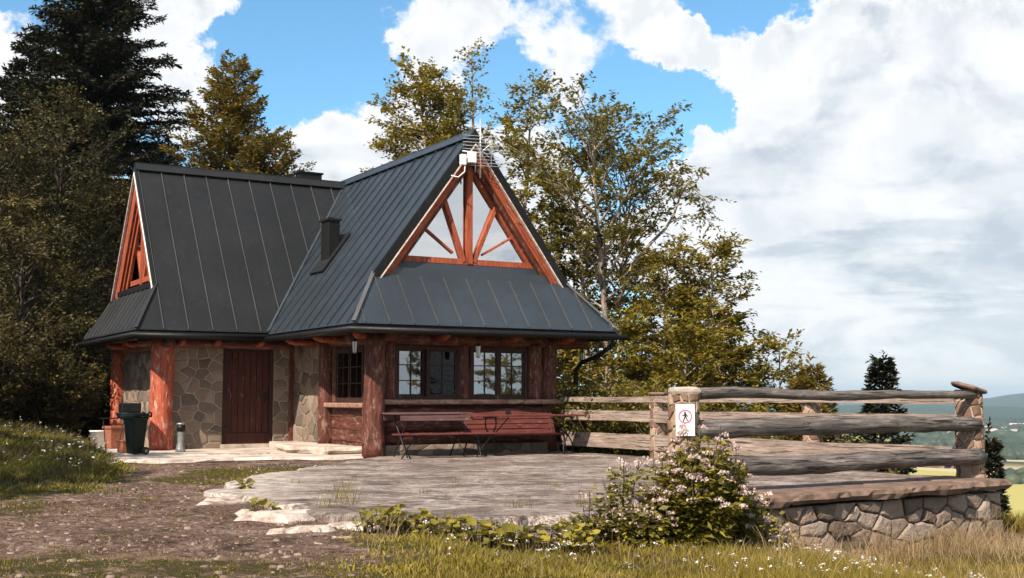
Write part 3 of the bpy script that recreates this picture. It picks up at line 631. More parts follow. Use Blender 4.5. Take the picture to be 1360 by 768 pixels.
mb=MB(); mb.prism([(8.48,19.46,.80),(8.80,19.46,.80),(8.80,21.5,.80),(8.48,21.5,.80)],(0,0,.085)); bevel(mb.build('window_sill',W_worn,H),.02)
def post(x,y,r,z0,z1,m,seed,flat=1.,name='log_post'):
    mb=MB(); mb.path([(x,y,z0+(z1-z0)*k/12) for k in range(13)],[r*(1.04-.06*k/12) for k in range(13)],18,True,.09,seed)
    for i,v in enumerate(mb.v): mb.v[i]=(v[0],y+(v[1]-y)*flat,v[2])
    return mb.build(name,m,H,True)
post(8.45,19.12,.185,-.05,2.06,W_red['z'],1)
post(8.80,19.33,.125,.9,1.95,W_red['z'],2)
post(10.255,19.33,.105,.93,1.95,W_red['z'],3); post(11.70,19.33,.16,.93,1.95,W_red['z'],4); post(12.03,19.34,.155,.0,2.05,W_red['z'],5)
post(8.58,21.58,.15,.1,2.05,W_red['z'],6); post(8.66,21.27,.09,.85,1.95,W_red['z'],7)
post(5.95,23.15,.215,-.03,2.08,W_brite,8); post(6.02,26.95,.17,-.03,2.08,W_brite,9)
mb=MB(); mb.log((8.05,19.33,1.99),(12.85,19.33,1.99),.12,.115,14,.09,3,.015); mb.build('eave_beam',W_red['x'],H,True)
mb=MB(); mb.log((8.62,18.75,2.02),(8.62,22.6,2.02),.10,.10,12,.09,4,.015); mb.build('eave_beam',W_red['y'],H,True)
mb=MB(); mb.log((5.5,23.18,2.00),(8.5,23.18,2.00),.085,.085,12,.06,5,.01); mb.build('eave_beam',W_red['x'],H,True)
mb=MB(); mb.log((5.95,22.8,1.98),(5.95,27.1,1.98),.09,.09,12,.06,6,.01); mb.build('eave_beam',W_red['y'],H,True)
for k,(x,y,dx,dy) in enumerate([(6.9,23.3,0,-.55),(7.75,23.3,0,-.55),(6.25,23.3,0,-.5),(8.45,20.5,-.55,-.0),(8.45,21.9,-.55,0),(9.6,19.3,0,-.7),(11.0,19.3,0,-.7),(12.1,19.3,0,-.7),(12.1,19.4,.6,0),(8.35,19.2,-.45,-.5),(5.95,24.2,-.5,0),(5.95,25.6,-.5,0),(12.1,21,.6,0)]):
    mb=MB(); mb.path([(x,y,2.02),(x+dx*.7,y+dy*.7,2.0),(x+dx,y+dy,2.04)],[.06,.06,.045],10,True,.08,k); mb.build('rafter_end',W_rake,H,True)
# walls around the openings of wing B
mb=MB()
mb.box((8.65,19.36,.0),(12.1,19.50,.94)); mb.box((8.65,19.36,1.86),(12.1,19.50,2.07)); mb.box((8.65,19.36,.94),(8.90,19.50,1.86)); mb.box((10.16,19.36,.94),(10.35,19.50,1.86)); mb.box((11.53,19.36,.94),(12.1,19.50,1.86))
mb.build('wall',W_red['x'],H)
mb=MB(); mb.box((8.63,19.5,.0),(8.77,23.4,.86)); mb.box((8.63,19.5,1.87),(8.77,23.4,2.07)); mb.box((8.63,21.22,.86),(8.77,23.4,1.87)); mb.box((8.63,19.5,.86),(8.77,19.95,1.87))
mb.build('wall',W_red['y'],H)
mb=MB(); mb.box((12.0,19.5,.0),(12.14,YBk-.6,.86)); mb.box((12.0,19.5,1.9),(12.14,YBk-.6,2.07)); mb.box((12.0,19.5,.86),(12.14,19.95,1.9)); mb.box((12.0,23.2,.86),(12.14,YBk-.6,1.9))
mb.build('wall',W_red['y'],H)
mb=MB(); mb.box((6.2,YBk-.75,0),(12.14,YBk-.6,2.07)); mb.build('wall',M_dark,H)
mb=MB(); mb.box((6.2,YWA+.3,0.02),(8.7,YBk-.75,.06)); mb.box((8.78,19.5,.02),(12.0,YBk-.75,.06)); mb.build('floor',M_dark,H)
# windows: frame > sash > pane
def window(o,u,Wd,Hh,leaves,cols,rows,gmats,angs=None,depth=.06,name='window'):
    o,u=Vector(o),Vector(u); n=Vector((u.y,-u.x,0)); fw=.05
    def bx(mb,a0,a1,b0,b1,c0,c1,oo=o,uu=u,nn=n):
        P=[oo+uu*a0+Vector((0,0,b0))+nn*c0,oo+uu*a1+Vector((0,0,b0))+nn*c0,oo+uu*a1+Vector((0,0,b1))+nn*c0,oo+uu*a0+Vector((0,0,b1))+nn*c0]; mb.prism(P,nn*(c1-c0))
    mb=MB(); bx(mb,0,Wd,0,fw,0,depth); bx(mb,0,Wd,Hh-fw,Hh,0,depth); bx(mb,0,fw,fw,Hh-fw,0,depth); bx(mb,Wd-fw,Wd,fw,Hh-fw,0,depth)
    if leaves==2: bx(mb,Wd/2-.02,Wd/2+.02,fw,Hh-fw,0,depth)
    WN=fixn(mb.build(name,W_frame,H)); iw=(Wd-2*fw-(.04 if leaves==2 else 0))/leaves
    for k in range(leaves):
        hinge=o+u*(fw+k*(iw+.04))+Vector((0,0,fw)); uu,nn=u,n
        if angs and angs[k]: uu=Matrix.Rotation(angs[k],3,'Z')@u; nn=Vector((uu.y,-uu.x,0))
        ih=Hh-2*fw; mb=MB(); s=.035; B=lambda *q:bx(mb,*q,hinge,uu,nn)
        B(0,iw,0,s,.01,.045); B(0,iw,ih-s,ih,.01,.045); B(0,s,s,ih-s,.01,.045); B(iw-s,iw,s,ih-s,.01,.045)
        for c in range(1,cols): B(iw*c/cols-.009,iw*c/cols+.009,s,ih-s,.015,.04)
        for r in range(1,rows): B(s,iw-s,ih*r/rows-.009,ih*r/rows+.009,.0155,.0395)
        SH=fixn(mb.build('sash',W_frame,WN))
        mb=MB(); P=[hinge+uu*a+Vector((0,0,b))+nn*.025 for a,b in ((s,s),(iw-s,s),(iw-s,ih-s),(s,ih-s))]; mb.add(P,[(0,1,2,3)]); 
        ob=mb.build('glass_pane',gmats[k],None); off=WN.parent.location; ob.data.transform(Matrix.Translation(-off)); ob.parent=SH
    return WN
window((8.90,19.33,.95),(1,0,0),1.25,.91,2,2,3,(G_refl,G_win),(R(7),0))
window((10.36,19.33,.95),(1,0,0),1.17,.91,2,2,3,(G_side,G_side))
window((8.66,21.22,.89),(0,-1,0),1.27,.97,2,2,3,(G_win,G_win))
window((12.1,19.95,.87),(0,1,0),1.6,1.02,2,2,3,(G_win,G_win)); window((12.1,21.6,.87),(0,1,0),1.6,1.02,2,2,3,(G_win,G_win))
# curtain behind the left sash
mb=MB(); vs=[];k=24
for i in range(k+1): vs+= [(8.98+.5*i/k,19.62+.02*math.sin(i*1.9),.98),(8.98+.5*i/k,19.62+.02*math.sin(i*1.9),1.84)]
mb.add(vs,[(2*i,2*i+2,2*i+3,2*i+1) for i in range(k)]); mb.build('curtain',solid('blue_white_curtain',(.30,.36,.46),.9),H,True)
# downspout
mb=MB(); mb.path([(12.80,18.36,2.05),(12.80,18.38,1.93),(12.72,18.7,1.74),(12.60,19.1,1.62),(12.56,19.22,1.48),(12.56,19.25,.5),(12.56,19.25,-.1)],.042,12); 
for z in (1.40,.3): mb.box((12.50,19.20,z),(12.62,19.30,z+.03))
mb.build('downspout',M_black,H,True)

# ---------------------------------------------------------------- lanterns hung from the eaves
def lantern(loc,label):
    t=thing('lantern',loc,label,'lantern','lanterns hanging under the eaves'); x,y,z=loc
    mb=MB(); mb.path([(x,y,z+.14),(x,y,z+.34)],.006,6); mb.cone((x,y,z),[(.058,.10),(.02,.14),(.008,.16)],6); mb.cone((x,y,z),[(.025,-.10),(.032,-.085)],6)
    for k in range(6): a=k*math.pi/3; mb.path([(x+.055*math.cos(a),y+.055*math.sin(a),z+.10),(x+.034*math.cos(a),y+.034*math.sin(a),z-.085)],.004,4)
    mb.build('lantern_frame',M_iron,t); mb=MB(); mb.cone((x,y,z),[(.030,-.083),(.050,.099)],6); mb.build('lamp_glass',M_lampglass,t)
lantern((8.02,18.95,1.80),'small black lantern hanging under the eave left of the big corner log post')
lantern((10.22,18.72,1.76),'small black lantern hanging in front of the post between the two front windows')
lantern((12.86,19.45,1.72),'small lantern hanging at the right eave beside the bent downspout')

# ---------------------------------------------------------------- TV antenna on the gable top
A=thing('tv_antenna',(10.38,18.95,4.9),'metal TV antenna with rods and white box on the front gable peak','antenna')
mb=MB(); mb.path([(10.38,18.95,4.85),(10.38,18.95,5.92)],.016,8); mb.path([(10.29,18.97,4.95),(10.29,18.97,5.25)],.012,8); mb.path([(10.02,18.95,5.30),(10.60,18.95,5.30)],.014,6); mb.path([(10.38,18.95,5.3),(10.38,19.15,5.3)],.014,6); mb.build('mast',M_alu,A,True)
mb=MB(); n=0
mb.path([(10.60,18.95,5.08),(10.60,18.95,5.62)],.008,6)
for z in (5.60,5.54,5.48,5.42,5.36,5.24,5.18,5.12,5.07): mb.path([(10.05+.12*(z<5.3),18.99,z),(10.70,18.86,z)],.0055,5)
mb.build('reflector_rods',M_alu,A)
mb=MB(); mb.path([(10.38,18.95,5.36),(10.75,18.55,5.30)],.009,6)
for k in range(7):
    t=.1+k*.14; c=Vector((10.38,18.95,5.36)).lerp(Vector((10.75,18.55,5.30)),t); mb.path([c-Vector((.12,.10,0)),c+Vector((.12,.10,0))],.005,5)
for a in range(4):
    an=R(45+90*a); mb.path([(10.40,18.9,5.33),(10.40+.16*math.cos(an),18.86,5.33+.16*math.sin(an))],.006,5)
mb.build('director_rods',M_alu,A)
mb=MB(); mb.box((9.98,18.90,5.05),(10.08,18.99,5.24)); mb.box((10.12,18.88,5.10),(10.27,18.98,5.30)); bevel(mb.build('amplifier_box',M_white,A),.01)
mb=MB(); mb.path([(10.06,18.93,5.06),(10.05,18.92,4.93),(9.95,18.97,4.83),(9.84,19.03,4.86)],.011,6); mb.build('cable',M_white,A,True)

# ---------------------------------------------------------------- terrace, path, step
def slab(name,poly,z1,th,m,seed=0,rough=.06,parent=None,step=.22,edge=.02,**tags):
    """flat stone with a broken outline: rim dropped and split into ragged layers"""
    rnd=random.Random(seed); ring=[]
    for i in range(len(poly)):
        a=Vector((*poly[i],0)); b=Vector((*poly[(i+1)%len(poly)],0)); k=max(1,int((b-a).length/step))
        for q in range(k):
            p=a.lerp(b,q/k); s=noise.noise(p*1.3+Vector((seed,0,0)))*rough*2.2+rnd.uniform(-1,1)*rough*.35
            nn=Vector((-(b-a).y,(b-a).x,0)).normalized(); ring.append(p+nn*s)
    n=len(ring); c=sum(ring,Vector())/n; vs=[]; 
    for lv,(zz,ins) in enumerate([(z1-th,.04),(z1-th*.55,-.015),(z1-edge,0),(z1,.035)]):
        for i,p in enumerate(ring):
            d=(c-p).normalized(); j=rnd.uniform(-.02,.02) if lv<3 else 0
            vs.append((p.x+d.x*(ins+j),p.y+d.y*(ins+j),zz+(noise.noise(p*2+Vector((0,0,lv)))*.02 if lv<3 else 0)))
    mb=MB(); fs=[(l*n+i,l*n+(i+1)%n,(l+1)*n+(i+1)%n,(l+1)*n+i) for l in range(3) for i in range(n)]
    mb.add(vs,fs+[tuple(range(3*n,4*n))]); o=fixn(mb.build(name,m,parent)); 
    for k,v in tags.items(): o[k]=v
    return o
slab('terrace',[(3.72,12.45),(3.95,11.2),(3.85,9.9),(4.05,9.15),(4.5,8.95),(5.6,8.68),(6.6,8.95),(7.6,9.35),(9.0,9.75),(12.36,9.80),(12.40,19.2),(8.75,19.2),(8.3,18.9),(7.4,17.9),(6.45,16.55),(5.4,15.6),(4.7,14.5),(4.2,13.6)],0.,.16,M_slate,1,.11,None,.11,kind='structure')
slab('terrace_step',[(5.0,8.62),(6.4,8.72),(7.3,9.1),(7.0,9.4),(5.2,9.1)],-.09,.14,M_slate,5,.05,kind='structure')
slab('path',[(4.35,19.95),(5.0,19.2),(6.2,19.55),(7.6,18.95),(8.25,19.1),(8.75,19.6),(8.6,23.4),(6.1,23.4),(6.0,27.3),(5.0,27.4),(4.85,24.0),(4.55,21.5)],.012,.08,M_conc,2,.05,kind='structure')
slab('stone_step',[(7.55,20.9),(7.9,19.75),(8.6,19.75),(8.6,23.2),(8.05,23.2)],.135,.12,M_conc,3,.05,kind='structure')
slab('path_slab',[(5.35,21.0),(6.9,20.4),(7.25,20.75),(5.8,21.4)],.028,.04,M_slate,4,.03,kind='structure')
def cam_xy(px,py,z=-.03):
    d=(CAMZ-z)*1639/(py-530); return place((px-680)/1639*d,d)
k=0
for (x,y,a,b,z,lab) in [(*cam_xy(300,662),.20,.13,-.02,'pale rock chip on the soil nearest the path end of the terrace'),(*cam_xy(345,682),.17,.11,-.03,'pale rock chip left of the big corner rock'),(*cam_xy(378,700),.13,.08,-.04,'pale pointed rock chip below the big corner rock'),(*cam_xy(415,698),.26,.15,-.03,'white broken rock where soil meets the near terrace corner'),(*cam_xy(452,708),.16,.09,-.06,'white rock chip in the weeds under the near terrace corner'),(*cam_xy(425,718),.08,.05,-.05,'fist sized pale stone in front of the terrace corner'),(*cam_xy(395,672),.22,.12,-.01,'cracked pale rock against the terrace rim above the corner'),(3.55,11.55,.34,.22,-.03,'pale rock wedged at the far left rim of the terrace'),(3.62,10.2,.42,.40,-.01,'large pale flat rock beside the yellow green weed at the terrace corner'),(3.95,9.25,.40,.24,-.05,'whitish rock under the near left corner of the terrace'),(5.95,8.55,.45,.20,-.09,'whitish rock showing under the near edge of the terrace'),(3.45,9.0,.16,.10,-.04,'small pale rock in the soil left of the terrace corner'),(6.95,8.85,.32,.2,-.10,'red brown broken slab end under the near terrace edge')]:
    rnd=random.Random(k+40); n=11; mb=MB(); ring=[(math.cos(2*math.pi*i/n),math.sin(2*math.pi*i/n),rnd.uniform(.75,1.15)) for i in range(n)]; g0=min(gz(x,y),z)-.15
    vs=[(x+c*a*r*1.08,y+s*b*r*1.08,g0) for c,s,r in ring]+[(x+c*a*r,y+s*b*r,z-.03+rnd.uniform(-.02,.01)) for c,s,r in ring]+[(x+c*a*r*.72,y+s*b*r*.72,z+rnd.uniform(-.01,.025)) for c,s,r in ring]+[(x,y,z+.02)]
    mb.add(vs,[(l*n+i,l*n+(i+1)%n,(l+1)*n+(i+1)%n,(l+1)*n+i) for l in range(2) for i in range(n)]+[(2*n+i,2*n+(i+1)%n,3*n) for i in range(n)])
    fixn(mb.build('rock',M_rock if k!=12 else M_cap,None,False,label=lab,category='rock',group='rocks along the terrace edge')); k+=1

# retaining wall under the terrace's right side
RW=thing('retaining_wall',(10.2,9.6,-.6),'low rubble stone retaining wall with flat cap slabs below the log fence','wall')
o0=Vector((7.15,9.18,-1.05)); o1=Vector((12.14,9.65,-1.05)); u=(o1-o0).normalized(); nn=Vector((u.y,-u.x,0)); Lw=(o1-o0).length
mb=MB(); fm=flatmap(o0,u,(0,0,1),nn); mb.prism([fm(0,0,0),fm(Lw,0,0),fm(Lw,.93,0),fm(0,.93,0)],-nn*.8); mb.cur=1
masonry(mb,fm,Lw,.93,.145,.055,.022,23,1.75,False,.42,.4)
fixn(mb.build('rubble_face',[M_mortard,M_rubble],RW))
mb=MB(); fm2=flatmap(o1+Vector((0,0,0)),(-nn),(0,0,1),u); mb.prism([fm2(0,0,0),fm2(1.3,0,0),fm2(1.3,.93,0),fm2(0,.93,0)],-u*.1); mb.cur=1; masonry(mb,fm2,1.3,.93,.2,.05,.03,19,1.3); fixn(mb.build('rubble_face',[M_mortard,M_rubble],RW))
for k,(a,b) in enumerate(((0,1.35),(1.38,3.15),(3.17,4.20),(4.22,5.08))):
    rr=random.Random(k); p=[o0+u*a+nn*(.10+rr.uniform(-.03,.05)),o0+u*b+nn*(.12+rr.uniform(-.03,.03)),o0+u*b-nn*.75,o0+u*a-nn*.75]
    slab('cap_slab',[(q.x,q.y) for q in p],.012+.006*k,.11,M_cap,30+k,.045,None,.10,.015)
    o=bpy.data.objects['cap_slab' if k==0 else 'cap_slab.%03d'%k]; o.data.transform(Matrix.Translation(-RW.location)); o.parent=RW

# ---------------------------------------------------------------- fences with stone posts
def stonepost(x,y,r,z1,parent,seed,cap,zb=-.02,capr=1.25,tilt=0,capm=None):
    mb=MB(); Hh=z1-zb; mb.path([(x,y,zb),(x,y,z1)],[r*.97,r*.93],20); mb.cur=1
    masonry(mb,cylmap(x,y,r,zb,.05,Hh),2*math.pi*r,Hh,.10,.02,.02,seed,1.05,True,.42); P=fixn(mb.build('stone_post',[M_mortar,M_poststone],parent))
    rnd=random.Random(seed); n=12; ring=[(math.cos(2*math.pi*i/n),math.sin(2*math.pi*i/n),capr*r*rnd.uniform(.86,1.16)) for i in range(n)]; mb=MB()
    th=cap; vs=[]
    for (k,zz) in ((.94,0),(1,th*.35),(.97,th*.75),(.72,th)):
        for c,s,rr in ring: px_,py_=c*rr*k,s*rr*k; rx=CY*px_+SY*py_; vs.append((x+px_,y+py_,z1+zz-rx*tilt+rnd.uniform(-.004,.004)))
    mb.add(vs,[(l*n+i,l*n+(i+1)%n,(l+1)*n+(i+1)%n,(l+1)*n+i) for l in range(3) for i in range(n)]+[tuple(range(3*n,4*n))])
    ob=fixn(mb.build('cap_stone',capm or M_cap,None)); ob.data.transform(Matrix.Translation(-parent.location)); ob.parent=P; return P
FN=thing('log_fence',(9.9,9.95,0),'near fence of thick grey logs between the sign post and the capped stone end post','fence')
stonepost(7.72,9.85,.150,1.0,FN,3,.07,capr=1.06,capm=M_caplight); stonepost(12.16,10.05,.150,1.06,FN,4,.055,capr=1.42,tilt=.28)
for k,(z0,z1,r0,r1,e) in enumerate(((1.0,.995,.060,.044,0),(.655,.675,.100,.084,.05),(.265,.275,.102,.096,.08))):
    mb=MB(); mb.log((7.72,9.80,z0),(12.1+e,9.92,z1),r0,r1,18,.12,k*3+1,.03); mb.build('log_rail',W_log,FN,True)
FF=thing('plank_fence',(12.2,14.6,0),'far fence of long grey plank rails running from the hut corner to the end post','fence')
stonepost(12.28,16.35,.122,1.02,FF,6,.045,capr=1.32); stonepost(12.32,12.85,.122,.98,FF,7,.05,capr=1.15)
for k,(z0,z1,t) in enumerate(((.90,.99,.05),(.58,.76,.05),(.12,.37,.05))):
    mb=MB(); n=26; vs=[]
    for i in range(n+1):
        y=19.15+(10.15-19.15)*i/n; w0=noise.noise(Vector((y*.6,k*4.,1)))*.018; w1=noise.noise(Vector((y*.6,k*4.,7)))*.018
        vs+= [(12.16,y,z0+w0),(12.16+t,y,z0+w0),(12.16+t,y,z1+w1),(12.16,y,z1+w1)]
    fs=[(4*i+a,4*i+(a+1)%4,4*i+4+(a+1)%4,4*i+4+a) for i in range(n) for a in range(4)]+[(0,1,2,3),(4*n,4*n+1,4*n+2,4*n+3)]
    mb.add(vs,fs); fixn(mb.build('plank_rail',W_plank,FF))
# sign on the near post, facing the camera
SG=thing('prohibition_sign',(7.66,9.66,.72),'white no-pedestrians sign with red ring fixed to the near stone post','sign')
fw=Vector((-.56,-.83,0)).normalized(); ux=Vector((fw.y*-1,fw.x,0)); cpos=Vector((7.72,9.85,.745))+fw*.182
def sp(a,b,c=0): return cpos+ux*a+Vector((0,0,b))+fw*c
mb=MB(); mb.prism([sp(-.093,-.155),sp(.093,-.155),sp(.093,.155),sp(-.093,.155)],fw*.006); bevel(fixn(mb.build('plate',M_white,SG)),.002)
mb=MB(); n=40; cy0=.035
vs=[sp((.068 if j else .055)*math.cos(2*math.pi*i/n),cy0+(.068 if j else .055)*math.sin(2*math.pi*i/n),.010) for i in range(n) for j in (0,1)]
mb.add(vs,[(2*i,2*i+1,(2*i+3)%(2*n),(2*i+2)%(2*n)) for i in range(n)]); mb.build('red_ring',M_signred,SG)
mb=MB(); 
def limb(pts,w0): 
    for a,b in zip(pts,pts[1:]):
        a=Vector(a);b=Vector(b);d=(b-a).normalized(); q=Vector((-d.y,d.x))*w0/2; mb.add([sp(*(a-q-d*.002),.011),sp(*(b-q+d*.002),.011),sp(*(b+q+d*.002),.011),sp(*(a+q-d*.002),.011)],[(0,1,2,3)])
mb.add([sp(-.003+.009*math.cos(k*.628),cy0+.040+.009*math.sin(k*.628),.0112) for k in range(10)],[tuple(range(10))])
limb([(-.002,cy0+.030),(.001,cy0+.0)],.020); limb([(-.004,cy0+.024),(-.018,cy0+.012),(-.030,cy0+.016)],.008); limb([(.006,cy0+.024),(.018,cy0+.012),(.026,cy0+.0)],.008)
limb([(-.002,cy0+.002),(-.012,cy0-.022),(-.022,cy0-.046)],.010); limb([(.004,cy0+.002),(.012,cy0-.022),(.026,cy0-.044)],.010)
mb.build('walking_figure',M_signblack,SG)
mb=MB(); rnd=random.Random(3)
for (xa,xb,zz) in ((-.055,-.008,-.085),(.004,.050,-.083),(-.058,-.022,-.108),(-.016,.016,-.109)):
    x=xa
    while x<xb: l=rnd.uniform(.004,.007); mb.add([sp(x,zz-.004,.0095),sp(x+l*.7,zz-.004,.0095),sp(x+l*.7,zz+.004,.0095),sp(x,zz+.004,.0095)],[(0,1,2,3)]); x+=l
mb.build('lettering',M_signgrey,SG)

# ---------------------------------------------------------------- terrace furniture
def iron(mb,pts,r=.011): mb.path(pts,r,7)
# right table (narrow plank table top on curly iron legs)
T1=thing('garden_table',(11.25,18.2,0),'narrow red topped table on curly iron legs in front of slatted bench','table')
def T1p(a,b,z): return (10.25+a*1.0,18.05+b+a*.0,z)
def arc_leg(parent,x,y,h,w,flip):
    """X leg: two bowed iron bars that cross, flat iron, feet spread along Y"""
    for s in (-1,1):
        mb=MB(); pts=[]
        for k in range(13):
            t=k/12; yy=s*w*(math.cos(math.pi*t)*.5+.0); bow=s*.08*math.sin(2*math.pi*t)
            pts.append((x+yy*.75+bow*.5,y+(yy*.65),h*t))
        iron(mb,pts,.0125); mb.build('leg',M_iron,parent,True)
tx0,tx1=9.78,11.98
mb=MB()
for k in range(4): mb.box((tx0,17.98+k*.125,.655),(tx1,18.09+k*.125,.685))
bevel(mb.build('table_top',W_slat,T1),.005)
for x in (10.18,11.72):
    arc_leg(T1,x,18.2,.65,.42,1)
    mb=MB(); iron(mb,[(x-.16,18.02,.64),(x+.02,18.02,.64),(x+.16,18.42,.64),(x-.02,18.42,.64),(x-.16,18.02,.64)],.010); iron(mb,[(x,18.2,.30),(x+(.35 if x<11 else -.35),18.2,.64)],.010); mb.build('leg_brace',M_iron,T1)
# slatted bench with arched back
B1=thing('slatted_bench',(10.9,18.8,0),'red slatted bench with arched back and iron legs under right window','bench')
bx0,bx1=10.02,11.86
def slatcurve(mb,z0,z1,yy0,yy1,arch=0,n=28):
    vs=[]
    for i in range(n+1):
        t=i/n; x=bx0+(bx1-bx0)*t; a=arch*math.exp(-((t-.5)/.13)**2)+ (.02*math.sin(math.pi*t) if arch else 0)
        vs+=[(x,yy0,z0),(x,yy0-.022,z0),(x,yy1-.022,z1+a),(x,yy1,z1+a)]
    mb.add(vs,[(4*i+a,4*i+(a+1)%4,4*i+4+(a+1)%4,4*i+4+a) for i in range(n) for a in range(4)]+[(0,1,2,3),(4*n,4*n+1,4*n+2,4*n+3)])
mb=MB()
for k,(za,zb,ar) in enumerate(((.355,.425,0),(.44,.51,0),(.525,.595,0),(.61,.70,.075))): slatcurve(mb,za,zb,18.86+(za-.35)*.35,18.86+(zb-.35)*.35,ar)
fixn(mb.build('backrest',W_slat,B1))
mb=MB()
for k in range(4): mb.box((bx0,18.45+k*.1,.325),(bx1,18.535+k*.1,.35))
bevel(mb.build('seat',W_slat,B1),.004)
mb=MB(); mb.cone((10.94,18.93,.64),[(.055,0),(.05,.012)],12)
for i,v in enumerate(mb.v): mb.v[i]=(v[0],18.94-(v[2]-.64),.72+(v[1]-18.93))
mb.build('ornament',M_iron,B1)
for x in (bx0+.06,bx1-.06):
    for pts in ([(x,18.46,.33),(x,18.42,.18),(x,18.36,.02),(x,18.34,0)],[(x,18.80,.33),(x,18.90,.15),(x,18.98,0)]):
        mb=MB(); iron(mb,pts,.013); mb.build('leg',M_iron,B1,True)
    mb=MB(); iron(mb,[(x,18.46,.33),(x,18.83,.33),(x,18.88,.45),(x,18.97,.70)],.012); iron(mb,[(x,18.42,.2),(x,18.86,.2)],.010); mb.build('frame',M_iron,B1,True)
# left table + bench
T2=thing('wooden_table',(9.2,18.45,0),'weathered mauve plank table beside the big corner log post','table')
mb=MB()
for k in range(5): mb.box((8.48,18.22+k*.13,.700-.0*k),(9.86,18.34+k*.13,.728))
bevel(mb.build('table_top',W_bench,T2),.005)
mb=MB(); mb.box((8.52,18.20,.60),(9.84,18.218,.685)); mb.box((8.52,18.87,.60),(9.84,18.885,.685)); mb.build('apron',W_bench,T2)
for x in (8.66,9.70):
    for s in (-1,1):
        mb=MB(); iron(mb,[(x,18.5-s*.24,.69),(x,18.5-s*.2,.55),(x,18.5+s*.12,.18),(x,18.5+s*.26,0)],.012); mb.build('leg',M_iron,T2,True)
B2=thing('backless_bench',(9.2,17.95,0),'long thin red plank bench in front of the mauve table','bench')
mb=MB()
for k in range(2): mb.box((8.32,17.86+k*.125,.375),(10.12,17.98+k*.125,.40))
bevel(mb.build('seat',W_slat,B2),.005)
for x in (8.52,9.88):
    for s in (-1,1):
        mb=MB(); iron(mb,[(x+s*.10,17.9,.375),(x+s*.10,17.92,.30),(x+s*.02,17.98,.16),(x-s*.08,18.0,0)],.012); mb.build('leg',M_iron,B2,True)
    mb=MB(); iron(mb,[(x-.1,17.95,.36),(x+.1,17.95,.36)],.010); iron(mb,[(x,17.98,.16),(x+(.22 if x<9 else -.22),17.98,.36)],.009); mb.build('leg_brace',M_iron,B2)

# ---------------------------------------------------------------- bins and pots by the left corner
WB=thing('wheeled_bin',(5.10,21.25,.02),'dark green two wheeled bin beside the sunlit red corner post','bin')
fx=Vector((.93,.37,0)).normalized(); fy=Vector((-.37,.93,0)); o=Vector((5.06,21.35,.03))
def wb(a,b,z): return o+fx*a*.78+fy*b*.8+Vector((0,0,z*.95))
mb=MB()
prof=[(.0,.13,.13),(.30,.155,.155),(.60,.185,.185),(.63,.20,.20),(.655,.20,.20)]
vs=[]
for z,a,b in prof:
    for sx,sy in ((-1,-1),(1,-1),(1,1),(-1,1)): vs.append(wb(a*sx+.03*(z<.1)*0,b*sy,z))
mb.add(vs,[(l*4+i,l*4+(i+1)%4,(l+1)*4+(i+1)%4,(l+1)*4+i) for l in range(4) for i in range(4)]+[(0,3,2,1),(16,17,18,19)])
bevel(fixn(mb.build('body',M_bin,WB)),.02,3)
mb=MB(); P=[(-.215,.655),(-.18,.70),(.10,.725),(.20,.695),(.225,.665)]
mb.prism([wb(a,-.21,z) for a,z in P],fy*.42); bevel(fixn(mb.build('lid',M_bin,WB)),.015,3)
mb=MB(); mb.path([wb(.20,-.12,.68),wb(.27,-.12,.74),wb(.31,-.12,.72),wb(.31,-.12,.66)],.016,8); mb.path([wb(.20,.12,.68),wb(.27,.12,.74),wb(.31,.12,.72),wb(.31,.12,.66)],.016,8); mb.path([wb(.31,-.12,.66),wb(.31,.12,.66)],.016,8); mb.build('handle',M_bin,WB,True)
for s in (-1,1):
    mb=MB(); c=wb(.13,s*.19,.055); mb.path([c-fy*.02,c+fy*.02],.065,18); WH=mb.build('wheel',M_tyre,WB,False)
    mb=MB(); mb.path([c-fy*.024,c+fy*.024],.028,12); ob=mb.build('rim',M_steel,None); ob.data.transform(Matrix.Translation(-WB.location)); ob.parent=WH
GR=thing('charcoal_grill',(5.28,22.7,.02),'black charcoal grill with boxy lid and thin legs behind the green bin','grill')
gx,gy=5.28,22.75
mb=MB(); mb.cone((gx,gy,.56),[(.10,0),(.21,.06),(.24,.13),(.24,.15)],20); mb.build('bowl',M_black,GR,True)
mb=MB(); mb.box((gx-.17,gy-.15,.71),(gx+.17,gy+.15,.88)); bevel(mb.build('lid',M_black,GR),.02,2)
for a in (210,330,90): 
    mb=MB(); c,s_=math.cos(R(a)),math.sin(R(a)); iron(mb,[(gx+c*.12,gy+s_*.12,.60),(gx+c*.26,gy+s_*.26,.02)],.010); mb.build('leg',M_iron,GR)
mb=MB(); mb.box((gx-.50,gy-.12,.60),(gx-.22,gy+.12,.62)); mb.build('side_shelf',M_black,GR)
mb=MB(); iron(mb,[(gx-.48,gy-.1,.60),(gx-.42,gy-.12,.0)],.009); mb.build('shelf_leg',M_iron,GR)
def pot(x,y,w,h,m,label,name='planter',cat='planter'):
    mb=MB(); mb.cone((x,y,.02),[(w*.40,0),(w*.5,h*.88),(w*.56,h*.88),(w*.56,h),(w*.48,h),(w*.46,h*.9)],4)
    mb.v=[tuple(Matrix.Rotation(R(45+15),3,'Z')@(Vector(v)-Vector((x,y,0)))+Vector((x,y,0))) for v in mb.v]
    o=mb.build(name,m,None,False,label=label,category=cat); return bevel(o,.01)
pot(5.08,22.15,.32,.22,M_terra,'low terracotta planter on the paving beside the green bin')
pot(5.36,24.3,.42,.42,M_terra,'tall terracotta planter beside the white bucket at the far left')
mb=MB(); mb.cone((5.22,25.0,.02),[(.15,0),(.17,.30),(.18,.30),(.18,.32),(.16,.32)],22); BK=mb.build('bucket',M_white,None,True,label='white plastic bucket at the left end of the paving',category='bucket')
AB=thing('ash_bin',(6.02,22.05,.02),'slim grey metal ash bin with black top standing before the stone wall','ash bin')
